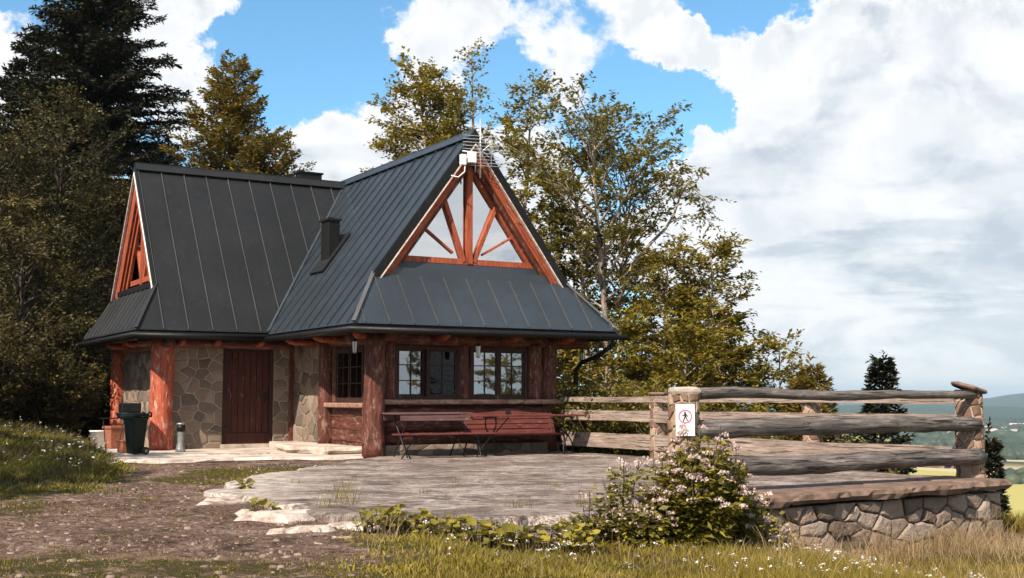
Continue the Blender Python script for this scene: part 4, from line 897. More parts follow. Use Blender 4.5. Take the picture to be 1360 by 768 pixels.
mb=MB(); mb.cone((6.02,22.05,.02),[(.095,0),(.085,.05),(.06,.16),(.062,.34),(.062,.36)],22); mb.build('column',M_steel,AB,True)
mb=MB(); mb.cone((6.02,22.05,.38),[(.075,0),(.075,.12)],22); mb.build('opening_band',M_black,AB,True)
mb=MB(); mb.cone((6.02,22.05,.50),[(.08,0),(.08,.02),(.05,.035)],22); mb.build('top',M_steel,AB,True)

# ================================================================ vegetation
rng=np.random.default_rng(7)
def nrm(a): return a/np.maximum(np.linalg.norm(a,axis=-1,keepdims=True),1e-9)
def leafquads(p,d,L,Wd,rg,flat=.5):
    """rhombic leaves: base p, direction d, length L, width Wd; flat = how level the blades lie"""
    n=len(p); d=nrm(d); up=rg.normal(size=(n,3)); up[:,2]=np.abs(up[:,2])*(1+4*flat)+flat
    s=nrm(np.cross(d,up)); L=np.broadcast_to(L,(n,))[:,None]; W=np.broadcast_to(Wd,(n,))[:,None]
    nn=np.cross(s,d)
    m=p+d*L*.5+nn*L*.06
    v=np.stack([p,m+s*W*.5,p+d*L-nn*L*.05,m-s*W*.5],1)
    return v.reshape(-1,3)
class Tree:
    def __init__(s,x,y,z,seed): s.base=np.array([x,y,z]); s.tr=MB(); s.P=[];s.D=[];s.L=[];s.W=[];s.T=[]; s.rg=np.random.default_rng(seed); s.rnd=random.Random(seed); s.seed=seed
    def twig(s,a,b,n,spread,L,W,tone,droop=0.,fwd=.6):
        """leaves in a flat spray along a->b"""
        rg=s.rg; t=rg.random(n)**.8; a=np.asarray(a);b=np.asarray(b); d=b-a; ln=np.linalg.norm(d)+1e-6; d=d/ln
        side=np.cross(d,[0,0,1.]); side/=np.linalg.norm(side)+1e-6
        sg=np.where(rg.random(n)<.5,-1,1.)[:,None]; off=rg.random(n)[:,None]*spread*(1-.6*t[:,None])
        p=a+d*ln*t[:,None]+side*sg*off+rg.normal(size=(n,3))*spread*np.array([.16,.16,.22])-np.array([0,0,1.])*droop*off
        D=d*fwd+side*sg*.8+rg.normal(size=(n,3))*.35-np.array([0,0,1.])*droop
        s.P.append(p);s.D.append(D);s.L.append(np.full(n,L)*rg.uniform(.5,1.45,n));s.W.append(np.full(n,W)*rg.uniform(.7,1.2,n));s.T.append(np.clip(tone+rg.normal(size=n)*.16,0,1))
    def limb(s,pts,r0,r1,seg=6):
        n=len(pts); s.tr.path(pts,[r0+(r1-r0)*(i/(n-1)) for i in range(n)],seg,True,.06,s.seed)
    def done(s,name,label,cat,barkm,leafm,group=None,flat=.5,crown='crown'):
        t=thing(name,tuple(s.base),label,cat,group)
        if s.tr.v: s.tr.build('trunk',barkm,t,True)
        if s.P:
            P=np.concatenate(s.P); v=leafquads(P,np.concatenate(s.D),np.concatenate(s.L),np.concatenate(s.W),s.rg,flat)
            f=np.arange(len(v)).reshape(-1,4); npmesh(crown,v,f,leafm,t,np.repeat(np.concatenate(s.T),4))
        return t
def curve(a,d,L,n,bend,rnd,wig=.06,lift=0.):
    """n+1 points starting at a along d, bending by vector bend"""
    p=Vector(a); d=Vector(d).normalized(); out=[p.copy()]
    for i in range(n):
        d=(d+Vector(bend)/n+Vector((rnd.gauss(0,1),rnd.gauss(0,1),rnd.gauss(0,1)))*wig).normalized(); p=p+d*(L/n); out.append(p.copy())
    return out
def conifer(x,y,h,rmax,seed,label,leafm=None,name='spruce_tree',cat='spruce',step=.34,per=7,first=.06,power=.85,L=.15,W=.05,dens=1.,droop=.15,lift=.25,group=None,zb=None,barkm=None,gap=0.,tsp=.30,trad=None):
    z0=gz(x,y)-.2 if zb is None else zb; T=Tree(x,y,z0,seed); rnd=T.rnd
    tp=curve((x,y,z0),(0,0,1),h,14,(0,0,0),rnd,.012); T.limb(tp,trad or h*.013+.03,.012,8)
    def at(t): k=min(13,int(t*14)); f=t*14-k; return tp[k].lerp(tp[k+1],f)
    zz=first*h
    while zz<h*.985:
        t=zz/h; base=at(t); prof=(1-t)**power*min(1,.45+t*4)
        nb=max(3,int(per*(.5+.6*(1-t)))); a0=rnd.uniform(0,6.28)
        for k in range(nb):
            if rnd.random()<gap: continue
            a=a0+k*6.283/nb+rnd.uniform(-.35,.35); L_=rmax*prof*rnd.uniform(.62,1.12)+.10; el=lift+(t**1.5)*.7-.10*(1-t)+rnd.uniform(-.12,.12)
            b=Vector(base)+Vector((0,0,rnd.uniform(-.4,.4)*step))
            pts=curve(b,(math.cos(a),math.sin(a),el),L_,5,(0,0,-droop*1.6+.0),rnd,.05); 
            if L_>.5: T.limb(pts,.010+L_*.011,.004,4)
            ntw=max(2,int(L_/.17)); tone=.5+.22*rnd.uniform(-1,1)
            for j in range(ntw):
                q=(j+.6+rnd.uniform(-.3,.3))/ntw*.96+.04; kk=min(4,int(q*5)); c=pts[kk].lerp(pts[kk+1],q*5-kk); dd=(pts[kk+1]-pts[kk]).normalized()
                for sg in (-1,1):
                    sd=Vector((-dd.y,dd.x,0))*sg; tl=(tsp*(1.15-q)+.10)*min(1.3,L_/.9+.35)*rnd.uniform(.7,1.2); e=c+(dd*.7+sd*.8+Vector((0,0,rnd.uniform(-.25,.12)))).normalized()*tl
                    T.twig(c,e,max(3,int(tl/.030*dens)),.055,L*.8,W,tone+.08*q,.12,.8)
            T.twig(pts[-2],pts[-1]+(pts[-1]-pts[-2])*.3,int(7*dens)+2,.06,L,W,tone+.12,.05,.9)
        zz+=step*(.75+.5*rnd.random())*(1.05-.35*t)
    T.twig(tp[-2],tp[-1]+Vector((0,0,.25)),14,.05,L,W,.6)
    return T.done(name,label,cat,barkm or B_dark,leafm or L_spruce,group,.35)
def broadleaf(x,y,h,seed,label,leafm,barkm,limbs,twigL=.5,L=.10,W=.065,nleaf=22,name='beech_tree',cat='beech',group=None,zb=None,trunk_r=.13,lean=(0,0),trunks=1,flat=.55,sub=6,tips=4,subscale=.42,crownprof=None,first=.3,rmax=2.,n=34,up=.9,wigl=.10,tr_top=1.,bare=0):
    z0=gz(x,y)-.2 if zb is None else zb; T=Tree(x,y,z0,seed); rnd=T.rnd
    if crownprof is None: crownprof=lambda t:math.sin(math.pi*min(1,max(0,(t-first)/(1-first)))**.75)**.8
    specs=limbs or [(0,0,h,trunk_r,lean)]
    for (ox,oy,hh,tr,ln) in specs:
        tp=curve((x+ox,y+oy,z0),(ln[0]*.5,ln[1]*.5,1),hh*1.0,16,(ln[0],ln[1],0),rnd,.011); T.limb(tp,tr,.012,9)
        nn=int(n*hh/h)
        for k in range(nn):
            t=first+(1-first)*((k+rnd.random())/nn); 
            kk=min(15,int(t*16)); c=tp[kk].lerp(tp[kk+1],t*16-kk); a=k*2.4+rnd.uniform(-.6,.6); prof=crownprof(t)
            L_=max(.25,rmax*prof*rnd.uniform(.65,1.15)); el=up*rnd.uniform(.6,1.3)+t*.5
            pts=curve(c,(math.cos(a),math.sin(a),el),L_,6,(0,0,-.35),rnd,wigl); T.limb(pts,max(.012,tr*.30*(1-t)+.012+L_*.007),.005,5)
            tone=.5+.2*rnd.uniform(-1,1)
            ns=max(2,int(sub*L_/1.2))
            for j in range(ns):
                q=.25+.75*(j+rnd.random())/ns; k2=min(5,int(q*6)); c2=pts[k2].lerp(pts[k2+1],q*6-k2); dd=(pts[k2+1]-pts[k2]).normalized()
                sd=Vector((-dd.y,dd.x,0)).normalized()*rnd.choice((-1,1)); sl=L_*subscale*(1.25-q)*rnd.uniform(.6,1.2)+.14
                d2=(dd*.8+sd*rnd.uniform(.3,1.)+Vector((0,0,rnd.uniform(-.15,.35)))).normalized(); p2=curve(c2,d2,sl,3,(0,0,-.15),rnd,.10)
                T.limb(p2,.007,.003,3)
                for q2 in range(tips):
                    c3=p2[1+q2%3]; d3=(d2+Vector((rnd.gauss(0,.6),rnd.gauss(0,.6),rnd.gauss(0,.22)))).normalized(); e=c3+d3*twigL*rnd.uniform(.5,1.1)
                    T.twig(c3,e,int(nleaf*rnd.uniform(.6,1.3)),.13*twigL/.5,L,W,tone+rnd.uniform(-.12,.12),.08)
    return T,specs
def px_r(px,d): return (px-680)/1639*d
def top_h(py,d,z0): return CAMZ+(530-py)/1639*d-z0
def shrub(x,y,w_,h,seed,label,leafm,n=70,nl=60,L=.085,W=.045,name='shrub',cat='shrub',group=None,zb=None,barkm=None,clump=.30,twigL=None):
    z0=gz(x,y)-.1 if zb is None else zb; T=Tree(x,y,z0,seed); rnd=T.rnd
    for k in range(n):
        a=rnd.uniform(0,6.283); rr=math.sqrt(rnd.random()); hh=h*(.45+.55*rnd.random())*(1-.38*rr**2); r=w_*rr
        top=Vector((x+r*math.cos(a),y+r*math.sin(a),z0+hh)); b=Vector((x+r*.35*math.cos(a),y+r*.35*math.sin(a),z0))
        mid=b.lerp(top,.5)+Vector((rnd.gauss(0,.05),rnd.gauss(0,.05),.05*h))
        T.limb([b,mid,top],.006+.004*h,.003,4)
        tone=.5+.22*rnd.uniform(-1,1)
        m=max(3,int(hh/clump))
        for j in range(m):
            q=(j+rnd.random())/m; c=(b.lerp(mid,q*2) if q<.5 else mid.lerp(top,q*2-1)); 
            for _ in range(2):
                d=Vector((math.cos(a)*.5+rnd.gauss(0,.7),math.sin(a)*.5+rnd.gauss(0,.7),rnd.uniform(-.1,.7))).normalized()
                T.twig(c,c+d*clump*rnd.uniform(.6,1.5),max(4,int(nl*rnd.uniform(.5,1.2)/m*1.0)),clump*.35,L,W,tone+rnd.uniform(-.1,.1),.0)
    return T.done(name,label,cat,barkm or B_dark,leafm,group,.3,'foliage')

# --- left: big dark spruces and the hillside thicket
def PL(px,d): return place(px_r(px,d),d)
GB='tall trees on the hillside behind the hut'
x,y=PL(112,38); conifer(x,y,16.2-gz(x,y)+1.0,4.7,101,'huge dark spruce rising out of the frame at top left',step=.36,per=11,dens=1.35,L=.20,W=.065,droop=.22,power=.75,group=GB,tsp=.42)
x,y=PL(18,41); conifer(x,y,13.6-gz(x,y),4.0,102,'dark spruce at the left edge beside the huge spruce',step=.38,per=10,dens=1.3,L=.20,W=.07,droop=.22,group=GB,tsp=.42)
x,y=PL(205,43); conifer(x,y,10.6-gz(x,y),3.0,103,'dark narrow spruce between the huge spruce and the golden fir',step=.38,per=9,dens=1.2,L=.20,W=.07,droop=.2,group=GB,tsp=.4)
x,y=PL(296,35); conifer(x,y,10.9-gz(x,y),3.9,104,'golden brown fir with an uneven tip behind the left roof',L_fir,'fir_tree','fir',step=.36,per=10,dens=1.4,L=.15,W=.06,droop=.02,lift=.45,power=.7,group=GB,gap=.05,tsp=.36)
x,y=PL(365,36); conifer(x,y,8.7-gz(x,y),3.0,105,'lower golden fir just left of the small roof vent',L_fir,'fir_tree','fir',step=.36,per=9,dens=1.3,L=.15,W=.06,droop=.0,lift=.5,power=.6,group=GB,gap=.15,tsp=.34)
GS='olive bushes and young trees on the left hillside'
for k,(px,d,py,wd,lab) in enumerate([(70,31,158,2.0,'tall olive brown thicket tree left of the gabled end below the huge spruce'),(-10,29,205,1.9,'olive brown thicket tree cut by the left edge'),(140,33,255,1.5,'olive thicket tree close behind the left gable'),(30,27,330,1.7,'dark middle thicket bush at the left edge'),(105,29,350,1.4,'dark middle thicket bush left of the left eave'),(-30,24.5,400,1.5,'low thicket bush at the left edge above the flowery bank'),(150,30.5,420,1.2,'low dark bush behind the left eave corner'),(60,26,440,1.2,'low dark bush on the bank below the thicket'),(118,28,455,.9,'small dark bush beside the red far left post')]):
    x,y=PL(px,d); z0=gz(x,y)-.2; h=top_h(py,d,z0)
    if h>4.:
        T,_=broadleaf(x,y,h,200+k,lab,L_willow,B_dark,None,n=46,rmax=wd,first=.05,L=.085,W=.05,nleaf=17,twigL=.5,sub=5,tips=4,up=1.1,trunk_r=.09,crownprof=lambda t:.55+.6*math.sin(math.pi*min(1,t*1.02)),flat=.1)
        T.done('thicket_tree',lab,'tree',B_dark,L_willow,GS,.1)
    else: shrub(x,y,wd,h,200+k,lab,L_willow,n=90,nl=110,L=.085,W=.05,group=GS,clump=.34)

# --- behind the gable
def bl(px,d,py,seed,lab,rmax,n,leafm,first=.25,zb=None,grp='beeches and firs behind the right roof',**kw):
    x,y=PL(px,d); z0=(gz(x,y)-.2) if zb is None else zb; h=top_h(py,d,z0)
    T,_=broadleaf(x,y,h,seed,lab,leafm,kw.pop('bk',B_pale),None,n=n,rmax=rmax,first=first,zb=z0,**kw)
    return T.done('beech_tree',lab,'beech',B_pale,leafm,grp,.55)
bl(585,32,92,301,'golden beech whose crown shows left of the gable peak',2.3,72,L_beech,.35,up=.9,crownprof=lambda t:(1-t)**.42*1.15,nleaf=15,L=.12,W=.075)
bl(636,34,62,302,'tallest thin beech with a bare twiggy tip right behind the gable peak',1.2,38,L_beech,.3,up=1.2,crownprof=lambda t:(1-t)**.6,nleaf=12,L=.11,W=.07,tips=3)
bl(682,31,112,303,'golden beech whose crown fans out right of the gable peak',1.05,50,L_beech,.3,up=.9,crownprof=lambda t:(1-t)**.36*1.1,nleaf=16,L=.12,W=.075)
bl(722,30,235,304,'dense golden beech just right of the right gable slope',1.0,40,L_beech,.05,up=.6,crownprof=lambda t:(1-t)**.6*1.2,nleaf=26,L=.12,W=.075)
# --- tall airy beech with two pale trunks and a long bare limb
d=28.5; x,y=PL(815,d); z0=gz(x,y)-.2; hh=top_h(168,d,z0)
T,_=broadleaf(x,y,hh,401,'',L_tall,B_pale,[(0,0,hh,.13,(-.01,-.0)),(.30,.5,hh*.93,.07,(.07,.02))],n=27,rmax=1.85,first=.50,zb=z0,up=1.0,crownprof=lambda t:.35+1.0*math.sin(math.pi*min(1,(t-.5)*1.9))**.9 if t<.99 else .2,nleaf=14,L=.12,W=.065,tips=3,sub=5,twigL=.38)
ux_=Vector((CY,SY,0)); b=Vector((x,y,CAMZ+(530-400)/1639*d))
def wp(px,py,dd=d): q=PL(px,dd); return Vector((q[0],q[1],CAMZ+(530-py)/1639*dd))
lm=[wp(822,400),wp(842,350),wp(866,322),wp(886,302),wp(897,284),wp(905,262)]; T.limb(lm,.05,.02,7)
for a,bq in ((wp(890,296),wp(925,286)),(wp(897,284),wp(915,240)),(wp(925,286),wp(950,300)),(wp(905,262),wp(948,262)),(wp(905,262),wp(930,225)),(wp(915,240),wp(955,290)),(wp(905,262),wp(890,215)),(wp(880,306),wp(905,330)),(wp(900,270),wp(870,225))):
    T.limb([a,a.lerp(bq,.5)+Vector((0,0,.12)),bq],.018,.005,5)
    for q in range(7):
        c=a.lerp(bq,.3+.7*q/6)+Vector((0,0,.05)); e=c+Vector((T.rnd.gauss(0,.3),T.rnd.gauss(0,.3),T.rnd.gauss(-.12,.16))); T.twig(c,e,15,.10,.11,.06,.45,.15)
T.done('beech_tree','tall airy beech with bare pale trunk and a long bare limb reaching right','beech',B_pale,L_tall,'tall beeches right of the hut',.5)
d=30.; x,y=PL(787,d); z0=gz(x,y)-.2; hh=top_h(190,d,z0)
T,_=broadleaf(x,y,hh,402,'',L_tall,B_pale,[(0,0,hh,.11,(-.03,0))],n=22,rmax=1.15,first=.55,zb=z0,up=1.1,crownprof=lambda t:.3+.9*math.sin(math.pi*min(1,(t-.5)*1.9)),nleaf=14,L=.12,W=.065,tips=3,sub=5,twigL=.38)
T.done('beech_tree','slimmer airy beech standing left of the tall bare trunked beech','beech',B_pale,L_tall,'tall beeches right of the hut',.5)
# --- right of the hut: layered young beeches
GM='young layered beeches behind the plank fence'
for k,(px,d,py,rm,n,lab) in enumerate([(760,31,300,1.5,44,'dense young beech filling the gap right of the right eave'),(800,26.5,430,1.1,30,'low golden beech under the right eave beside the downspout'),(835,31,330,1.6,46,'young beech behind the tall trunk, level with the roof edge'),(878,27.5,342,1.45,50,'broad young beech right of the tall bare trunk'),(952,27,330,1.35,56,'pointed layered young beech above the sign post'),(915,30,370,1.6,44,'darker young beech between the broad one and the pointed one'),(905,25,450,1.2,34,'low beech just behind the first stone fence post'),(1036,27,455,.85,30,'small feathery young beech right of the pointed beech')]):
    x,y=PL(px,d); z0=gz(x,y)-.3; h=top_h(py,d,z0)
    T,_=broadleaf(x,y,h,500+k,lab,L_beech,B_pale,None,n=n,rmax=rm,first=.12,zb=z0,up=.55 if k!=4 else .45,crownprof=lambda t:(1-t)**.62*1.15+.05,nleaf=24,L=.11,W=.07,tips=4,sub=6,trunk_r=.07)
    T.done('young_beech_tree',lab,'beech',B_pale,L_beech,GM,.6)
GC='small dark conifers beyond the log fence'
for k,(px,d,py,rm,lab) in enumerate([(1088,26,486,1.0,'small dark conifer left of the pointed spruce beyond the log fence'),(1160,24,482,.85,'pointed dark spruce standing above the top log'),(1306,22,582,.30,'little dark spruce peeping out right of the end post'),(1060,25,500,.9,'low dark conifer tucked behind the top log beside the feathery beech')]):
    x,y=PL(px,d); z0=gz(x,y)-.3; h=top_h(py,d,z0)
    conifer(x,y,h,rm*1.25,600+k,lab,L_fir if k in(0,3) else L_spruce,step=.16,per=10,dens=1.7,L=.13,W=.055,droop=.08,lift=.28,power=.75,group=GC,zb=z0,tsp=.26)
# --- undergrowth behind the plank fence
GU='leafy bushes below the plank fence'
for k,(px,d,w_,h,lab) in enumerate([(765,23.2,.8,1.9,'sunlit leafy bush behind the plank rails beside the hut'),(812,22.5,.9,1.6,'leafy bush behind the plank rails left of the first stone post'),(858,22.3,.8,1.7,'leafy bush directly behind the first stone post'),(905,21.8,.9,1.5,'leafy bush behind the sign post'),(965,21.5,1.0,1.5,'leafy bush behind the logs right of the sign post'),(1030,21,1.0,1.4,'leafy bush behind the middle stone post'),(1100,21,1.0,1.3,'leafy bush behind the logs below the small conifer'),(1175,20.5,.8,.9,'low leafy bush behind the bottom log')]):
    x,y=PL(px,d); z0=gz(x,y); shrub(x,y,w_,h+max(0,-z0)*.55,700+k,lab,L_under,n=60,nl=80,L=.075,W=.05,group=GU,clump=.25)

# --- trees added out of frame on the left, to shade the bank
for k,(x,y,rm,h,lab) in enumerate([(-2.8,17.2,2.3,8.2,'tree beside the left bank, outside the picture, whose shade falls on the bank'),(-3.6,13.0,2.2,7.4,'tree further left of the bare soil, outside the picture, shading its left corner'),(-3.6,20.8,2.2,7.2,'tree nearest the thicket, outside the picture, shading the upper bank')]):
    T,_=broadleaf(x,y,h,580+k,lab,L_willow,B_dark,None,n=30,rmax=rm,first=.2,up=.7,crownprof=lambda t:.4+.7*math.sin(math.pi*min(1,t)),nleaf=20,L=.16,W=.12,tips=3,sub=4,trunk_r=.1)
    T.done('added_shade_tree',lab,'tree',B_dark,L_willow,'trees left of the picture that shade the bank',.5)
for k,(x,y,rm,h,lab) in enumerate([(21.8,-7.2,1.5,6.6,'unseen slope tree added to be mirrored in the left half of the right front window'),(25.2,-5.0,1.6,7.6,'unseen slope tree added to be mirrored in the middle of the right front window'),(28.6,-2.6,1.5,6.9,'unseen slope tree added to be mirrored in the right half of the right front window')]):  # added behind the camera, only for the right front window to mirror
    T,_=broadleaf(x,y,h+1.6,560+k,lab,L_beech,B_pale,None,n=44,rmax=rm,first=.15,zb=-3.4,up=.6,crownprof=lambda t:(1-t)**.6*1.15,nleaf=22,L=.13,W=.09,tips=3,sub=5,trunk_r=.08)
    T.done('added_mirror_tree',lab,'tree',B_pale,L_beech,'unseen slope trees added for the window to mirror',.5)

# --- the flowering shrub at the end of the terrace
def flowershrub(x,y,w_,h,seed,label,n,name='flowering_shrub',cat='shrub',leafy=1.,cl=1.,group=None):
    z0=gz(x,y)-.05; T=Tree(x,y,z0,seed); rnd=T.rnd; fv=[];ft=[]; rg=T.rg
    def corymb(c,s):
        m=int(34*cl); a=rg.random(m)*6.283; r=np.sqrt(rg.random(m))*s; p=np.stack([c.x+r*np.cos(a),c.y+r*np.sin(a),c.z-(r/s)**2*s*.35+rg.normal(size=m)*s*.10],1)
        d=rg.normal(size=(m,3))+np.array([0,0,.8]); fv.append(leafquads(p,d,.024,.018,rg,.1)); ft.append(np.clip(rg.normal(.5,.25,m),0,1))
    for k in range(n):
        a=rnd.uniform(0,6.283); rr=math.sqrt(rnd.random()); r=w_*rr; hh=h*rnd.uniform(.58,1.05)*(1-.30*rr**2)*(1+.16*math.cos(a-5.2))*(1.22 if rnd.random()<.07 else 1)
        b=Vector((x+r*.30*math.cos(a),y+r*.30*math.sin(a),z0)); top=Vector((x+r*math.cos(a),y+r*math.sin(a),z0+hh)); mid=b.lerp(top,.55)+Vector((-math.cos(a)*.08*r,-math.sin(a)*.08*r,.06)); 
        T.limb([b,b.lerp(mid,.5),mid,top],.0065,.0035,5); tone=.5+.2*rnd.uniform(-1,1); m=int(9*h/1.)
        for j in range(m):
            q=.15+.78*j/m; c=b.lerp(mid,q*2) if q<.5 else mid.lerp(top,q*2-1)
            for sg in (0,2.1,4.2):
                an=sg+j*1.2; d_=Vector((math.cos(an),math.sin(an),.25)); T.twig(c,c+d_*.10,int(3*leafy)+1,.02,.085*(1.15-q*.5),.034,tone,.2,1.)
        for j in range(rnd.choice((1,2,2,3))):
            c=top+Vector((rnd.gauss(0,.05),rnd.gauss(0,.05),rnd.gauss(-.02,.035))); T.limb([mid.lerp(top,.75),c],.003,.002,3); corymb(c,rnd.uniform(.025,.05))
    t=T.done(name,label,cat,B_dark,L_bush,group,.25,'foliage'); 
    for v_,t_ in list(zip(fv,ft))[:100]: npmesh('flower_head',v_,np.arange(len(v_)).reshape(-1,4),M_petal,t,np.repeat(t_,4))
    if len(fv)>100: v=np.concatenate(fv[100:]); npmesh('flower_heads',v,np.arange(len(v)).reshape(-1,4),M_petal,t,np.repeat(np.concatenate(ft[100:]),4),kind='stuff')
    return t
x,y=PL(920,10.1); flowershrub(x,y,.45,.90,801,'large bush with pink white flower heads beneath the sign post',115,leafy=2.2)
x,y=PL(968,10.5); flowershrub(x,y,.33,.72,802,'smaller drooping flower bush right of the large one by the cap slabs',34,leafy=1.)
x,y=PL(822,9.9); flowershrub(x,y,.16,.86,803,'tall thin weed with sparse buds left of the large flower bush',7,'tall_weed','weed',.9,.4)
x,y=PL(850,9.8); flowershrub(x,y,.20,.42,804,'low weedy clump at the foot of the large flower bush',30,'tall_weed','weed',1.6,.3)
x,y=PL(1035,10.9); flowershrub(x,y,.22,.42,806,'dry flowering weed below the cap slabs further right',10,'tall_weed','weed',.4,.5)
x,y=PL(780,9.9); flowershrub(x,y,.22,.42,807,'leafy weed cluster left of the tall thin weed',16,'tall_weed','weed',1.2,.2)
x,y=PL(1000,10.9); flowershrub(x,y,.25,.52,805,'withered flower clump against the rubble wall',20,'tall_weed','weed',.4,.6)

# --- coltsfoot-like broad leaves at the near terrace edge
def broadplant(x,y,s,n,seed,label):
    z0=gz(x,y)-.01; T=Tree(x,y,z0,seed); rnd=T.rnd; mb=MB()
    for k in range(n):
        a=rnd.uniform(0,6.283); r=s*math.sqrt(rnd.random()); c=Vector((x+r*math.cos(a),y+r*math.sin(a),z0+rnd.uniform(.05,.15 if s<.15 else .21))); R_=rnd.uniform(.018,.048)
        T.limb([Vector((x+r*.7*math.cos(a),y+r*.7*math.sin(a),z0)),c],.003,.002,3)
        tl=Matrix.Rotation(rnd.uniform(.1,.9),3,Vector((rnd.gauss(0,1),rnd.gauss(0,1),0)).normalized()); ph=rnd.uniform(0,6.28); mb.tone=rnd.random(); m=9
        vs=[c]+[c+tl@Vector((math.cos(ph+2*math.pi*i/m),math.sin(ph+2*math.pi*i/m),.22))*R_*(.45 if i==0 else rnd.uniform(.88,1.08)) for i in range(m)]
        mb.add(vs,[(0,1+i,1+(i+1)%m) for i in range(m)])
    t=T.done('leafy_plant',label,'plant',B_dark,L_broad,'broad leaved plants along the terrace edge'); mb.build('leaves',L_broad,t)
for k,(px,py,s,n,lab) in enumerate([(328,668,.10,22,'small round leaved plant among pale rocks at the terrace corner'),(355,702,.12,16,'little round leaved plant in the bare soil below the corner rocks'),(505,722,0.21,80,'broad leaved plant under the near left part of the terrace edge'),(545,720,0.22,92,'broad leaved plant below the terrace rim, second from the left'),(590,724,0.25,120,'thick broad leaved clump below the middle of the terrace rim'),(630,722,0.22,100,'broad leaved clump left of the exposed pale rock'),(668,724,0.19,60,'broad leaved plant in front of the exposed pale rock'),(715,724,0.18,48,'broad leaved plant below the right end of the terrace rim'),(765,724,0.19,52,'broad leaved plant left of the weeds by the flower bush')]):
    d=(CAMZ+.17)*1639/(py-530); x,y=PL(px,d); broadplant(x,y,s,n,900+k,lab)

# ---------------------------------------------------------------- grass, dry grass and meadow flowers
def blades(N_,rr,dr,leafm,name,hf,wf,maskf,seed,lean=.35,label=None,segs=True,tonef=None,minz=None):
    rg=np.random.default_rng(seed); 
    u=rg.random(N_); d=dr[0]*(dr[1]/dr[0])**u if True else 0; a=rg.uniform(rr[0],rr[1],N_); r=(a-680)/1639*d
    x=CY*r-SY*d; y=SY*r+CY*d; p=maskf(x,y,a,d); keep=rg.random(N_)<p; x,y,d,a=x[keep],y[keep],d[keep],a[keep]; n=len(x)
    z=ground(x,y)-.01; h=hf(x,y,a,d)*rg.uniform(.5,1.25,n); w_=wf*(d/9)**.55*rg.uniform(.7,1.3,n)
    an=rg.random(n)*6.283; l=lean*h*rg.uniform(.2,1.4,n); dx,dy=np.cos(an)*l,np.sin(an)*l; fa=rg.random(n)*3.14; sx,sy=np.cos(fa)*w_/2,np.sin(fa)*w_/2
    v=np.empty((n,5,3)); v[:,0]=np.stack([x-sx,y-sy,z],1); v[:,1]=np.stack([x+sx,y+sy,z],1); v[:,2]=np.stack([x+dx*.35+sx*.8,y+dy*.35+sy*.8,z+h*.55],1); v[:,3]=np.stack([x+dx*.35-sx*.8,y+dy*.35-sy*.8,z+h*.55],1); v[:,4]=np.stack([x+dx,y+dy,z+h],1)
    b=np.arange(n)[:,None]*5; f4=b+np.array([[0,1,2,3]]); f3=b+np.array([[3,2,4]])
    tone=np.clip(.5+.35*wob(x*1.1+3,y*1.1)+rg.normal(size=n)*.18,0,1)
    return npmesh(name,v.reshape(-1,3),f4,leafm,None,np.repeat(tone,5),f3,None,False,kind='stuff',label=label or name), (x,y,z,h)
def interr(x,y): # inside terrace / path / wall / hut: no blades
    ins=((x>4.1)&(y>9.0)&(y<12.4)&(x<12.5)&(y>9.1+.05*(x-5)))|((x>4.05+.68*(y-12.3))&(y>=12.4)&(y<19.4)&(x<12.6))|((y>9.25)&(x>7.1)&(x<12.5)&(y<19))
    path=(x>4.55+.05*(y-19))&(y>19.55-.25*(x-5))&(x<12.7)&(y<27.6); return ins|path
def patch(x,y,f,t0,t1): return sm(.5+.5*wob(x*f+1.3,y*f-2.1),t0,t1)
mk=lambda x,y,a,d:np.where(interr(x,y),0,np.clip(grassmask(x,y)-.12,0,1)**1.0)
blades(230000,(-40,1400),(6.6,24),L_grass,'grass',lambda x,y,a,d:.024+.05*patch(x,y,1.7,.35,.8)*sm(a,380,600)+.02*patch(x,y,.9,.3,.8)+.07*sm(-(a-170),0,120)*sm(d,13,18)+.07*sm(a,820,1000)*(1-sm(d,11,12)),.006,mk,11,.5,'short meadow grass')
blades(60000,(-40,170),(13,27),L_willow,'bank_grass',lambda x,y,a,d:(.12+.14*patch(x,y,1.4,.3,.7))*(.25+.75*sm(190-a,0,80)*sm(d,13,17)),.008,lambda x,y,a,d:np.where(interr(x,y),0,sm(178-a+30*wob(x*2,y*2),0,110)*sm(d+wob(x*1.5,y*1.5),12,17)*.8),12,.6,'tall olive grass on the left bank')
blades(60000,(-40,190),(13,24),L_bush,'bank_herbs',lambda x,y,a,d:(.12+.09*patch(x,y,1.3,.3,.7))*(.25+.75*sm(200-a,0,90)*sm(d,13,17)),.018,lambda x,y,a,d:np.where(interr(x,y),0,sm(195-a+30*wob(x*2.3,y*2),0,120)*sm(d+wob(x*1.5,y*1.5),12,16)*(.15+.85*patch(x,y,.9,.35,.6))*.7),13,.9,'low leafy herbs on the left bank')
blades(26000,(960,1400),(9.0,13.5),L_dry,'dry_grass',lambda x,y,a,d:.14+.34*patch(x,y,1.5,.35,.85)**2,.004,lambda x,y,a,d:np.where(interr(x,y),0,sm(a,960,1060)*(.25+.75*patch(x,y,1.1,.25,.6))*(sm(y,8.0,8.8)+.12)),14,.7,'tall dry grass in front of the retaining wall')
blades(9000,(380,1400),(7.2,11),L_dry,'dry_stalks',lambda x,y,a,d:.07+.16*patch(x,y,1.2,.3,.8),.0035,lambda x,y,a,d:np.where(interr(x,y),0,(.12+.5*patch(x,y,2.1,.4,.8))*sm(a,380,700)),15,.6,'scattered dry stalks in the meadow')
blades(26000,(-20,560),(7.0,16),L_grass,'soil_stubble',lambda x,y,a,d:.03+0*x,.006,lambda x,y,a,d:np.where(interr(x,y),0,.8*patch(x,y,3.4,.55,.8)*patch(x,y,1.1,.2,.7)),17,1.2,'dry stubble on the bare soil')
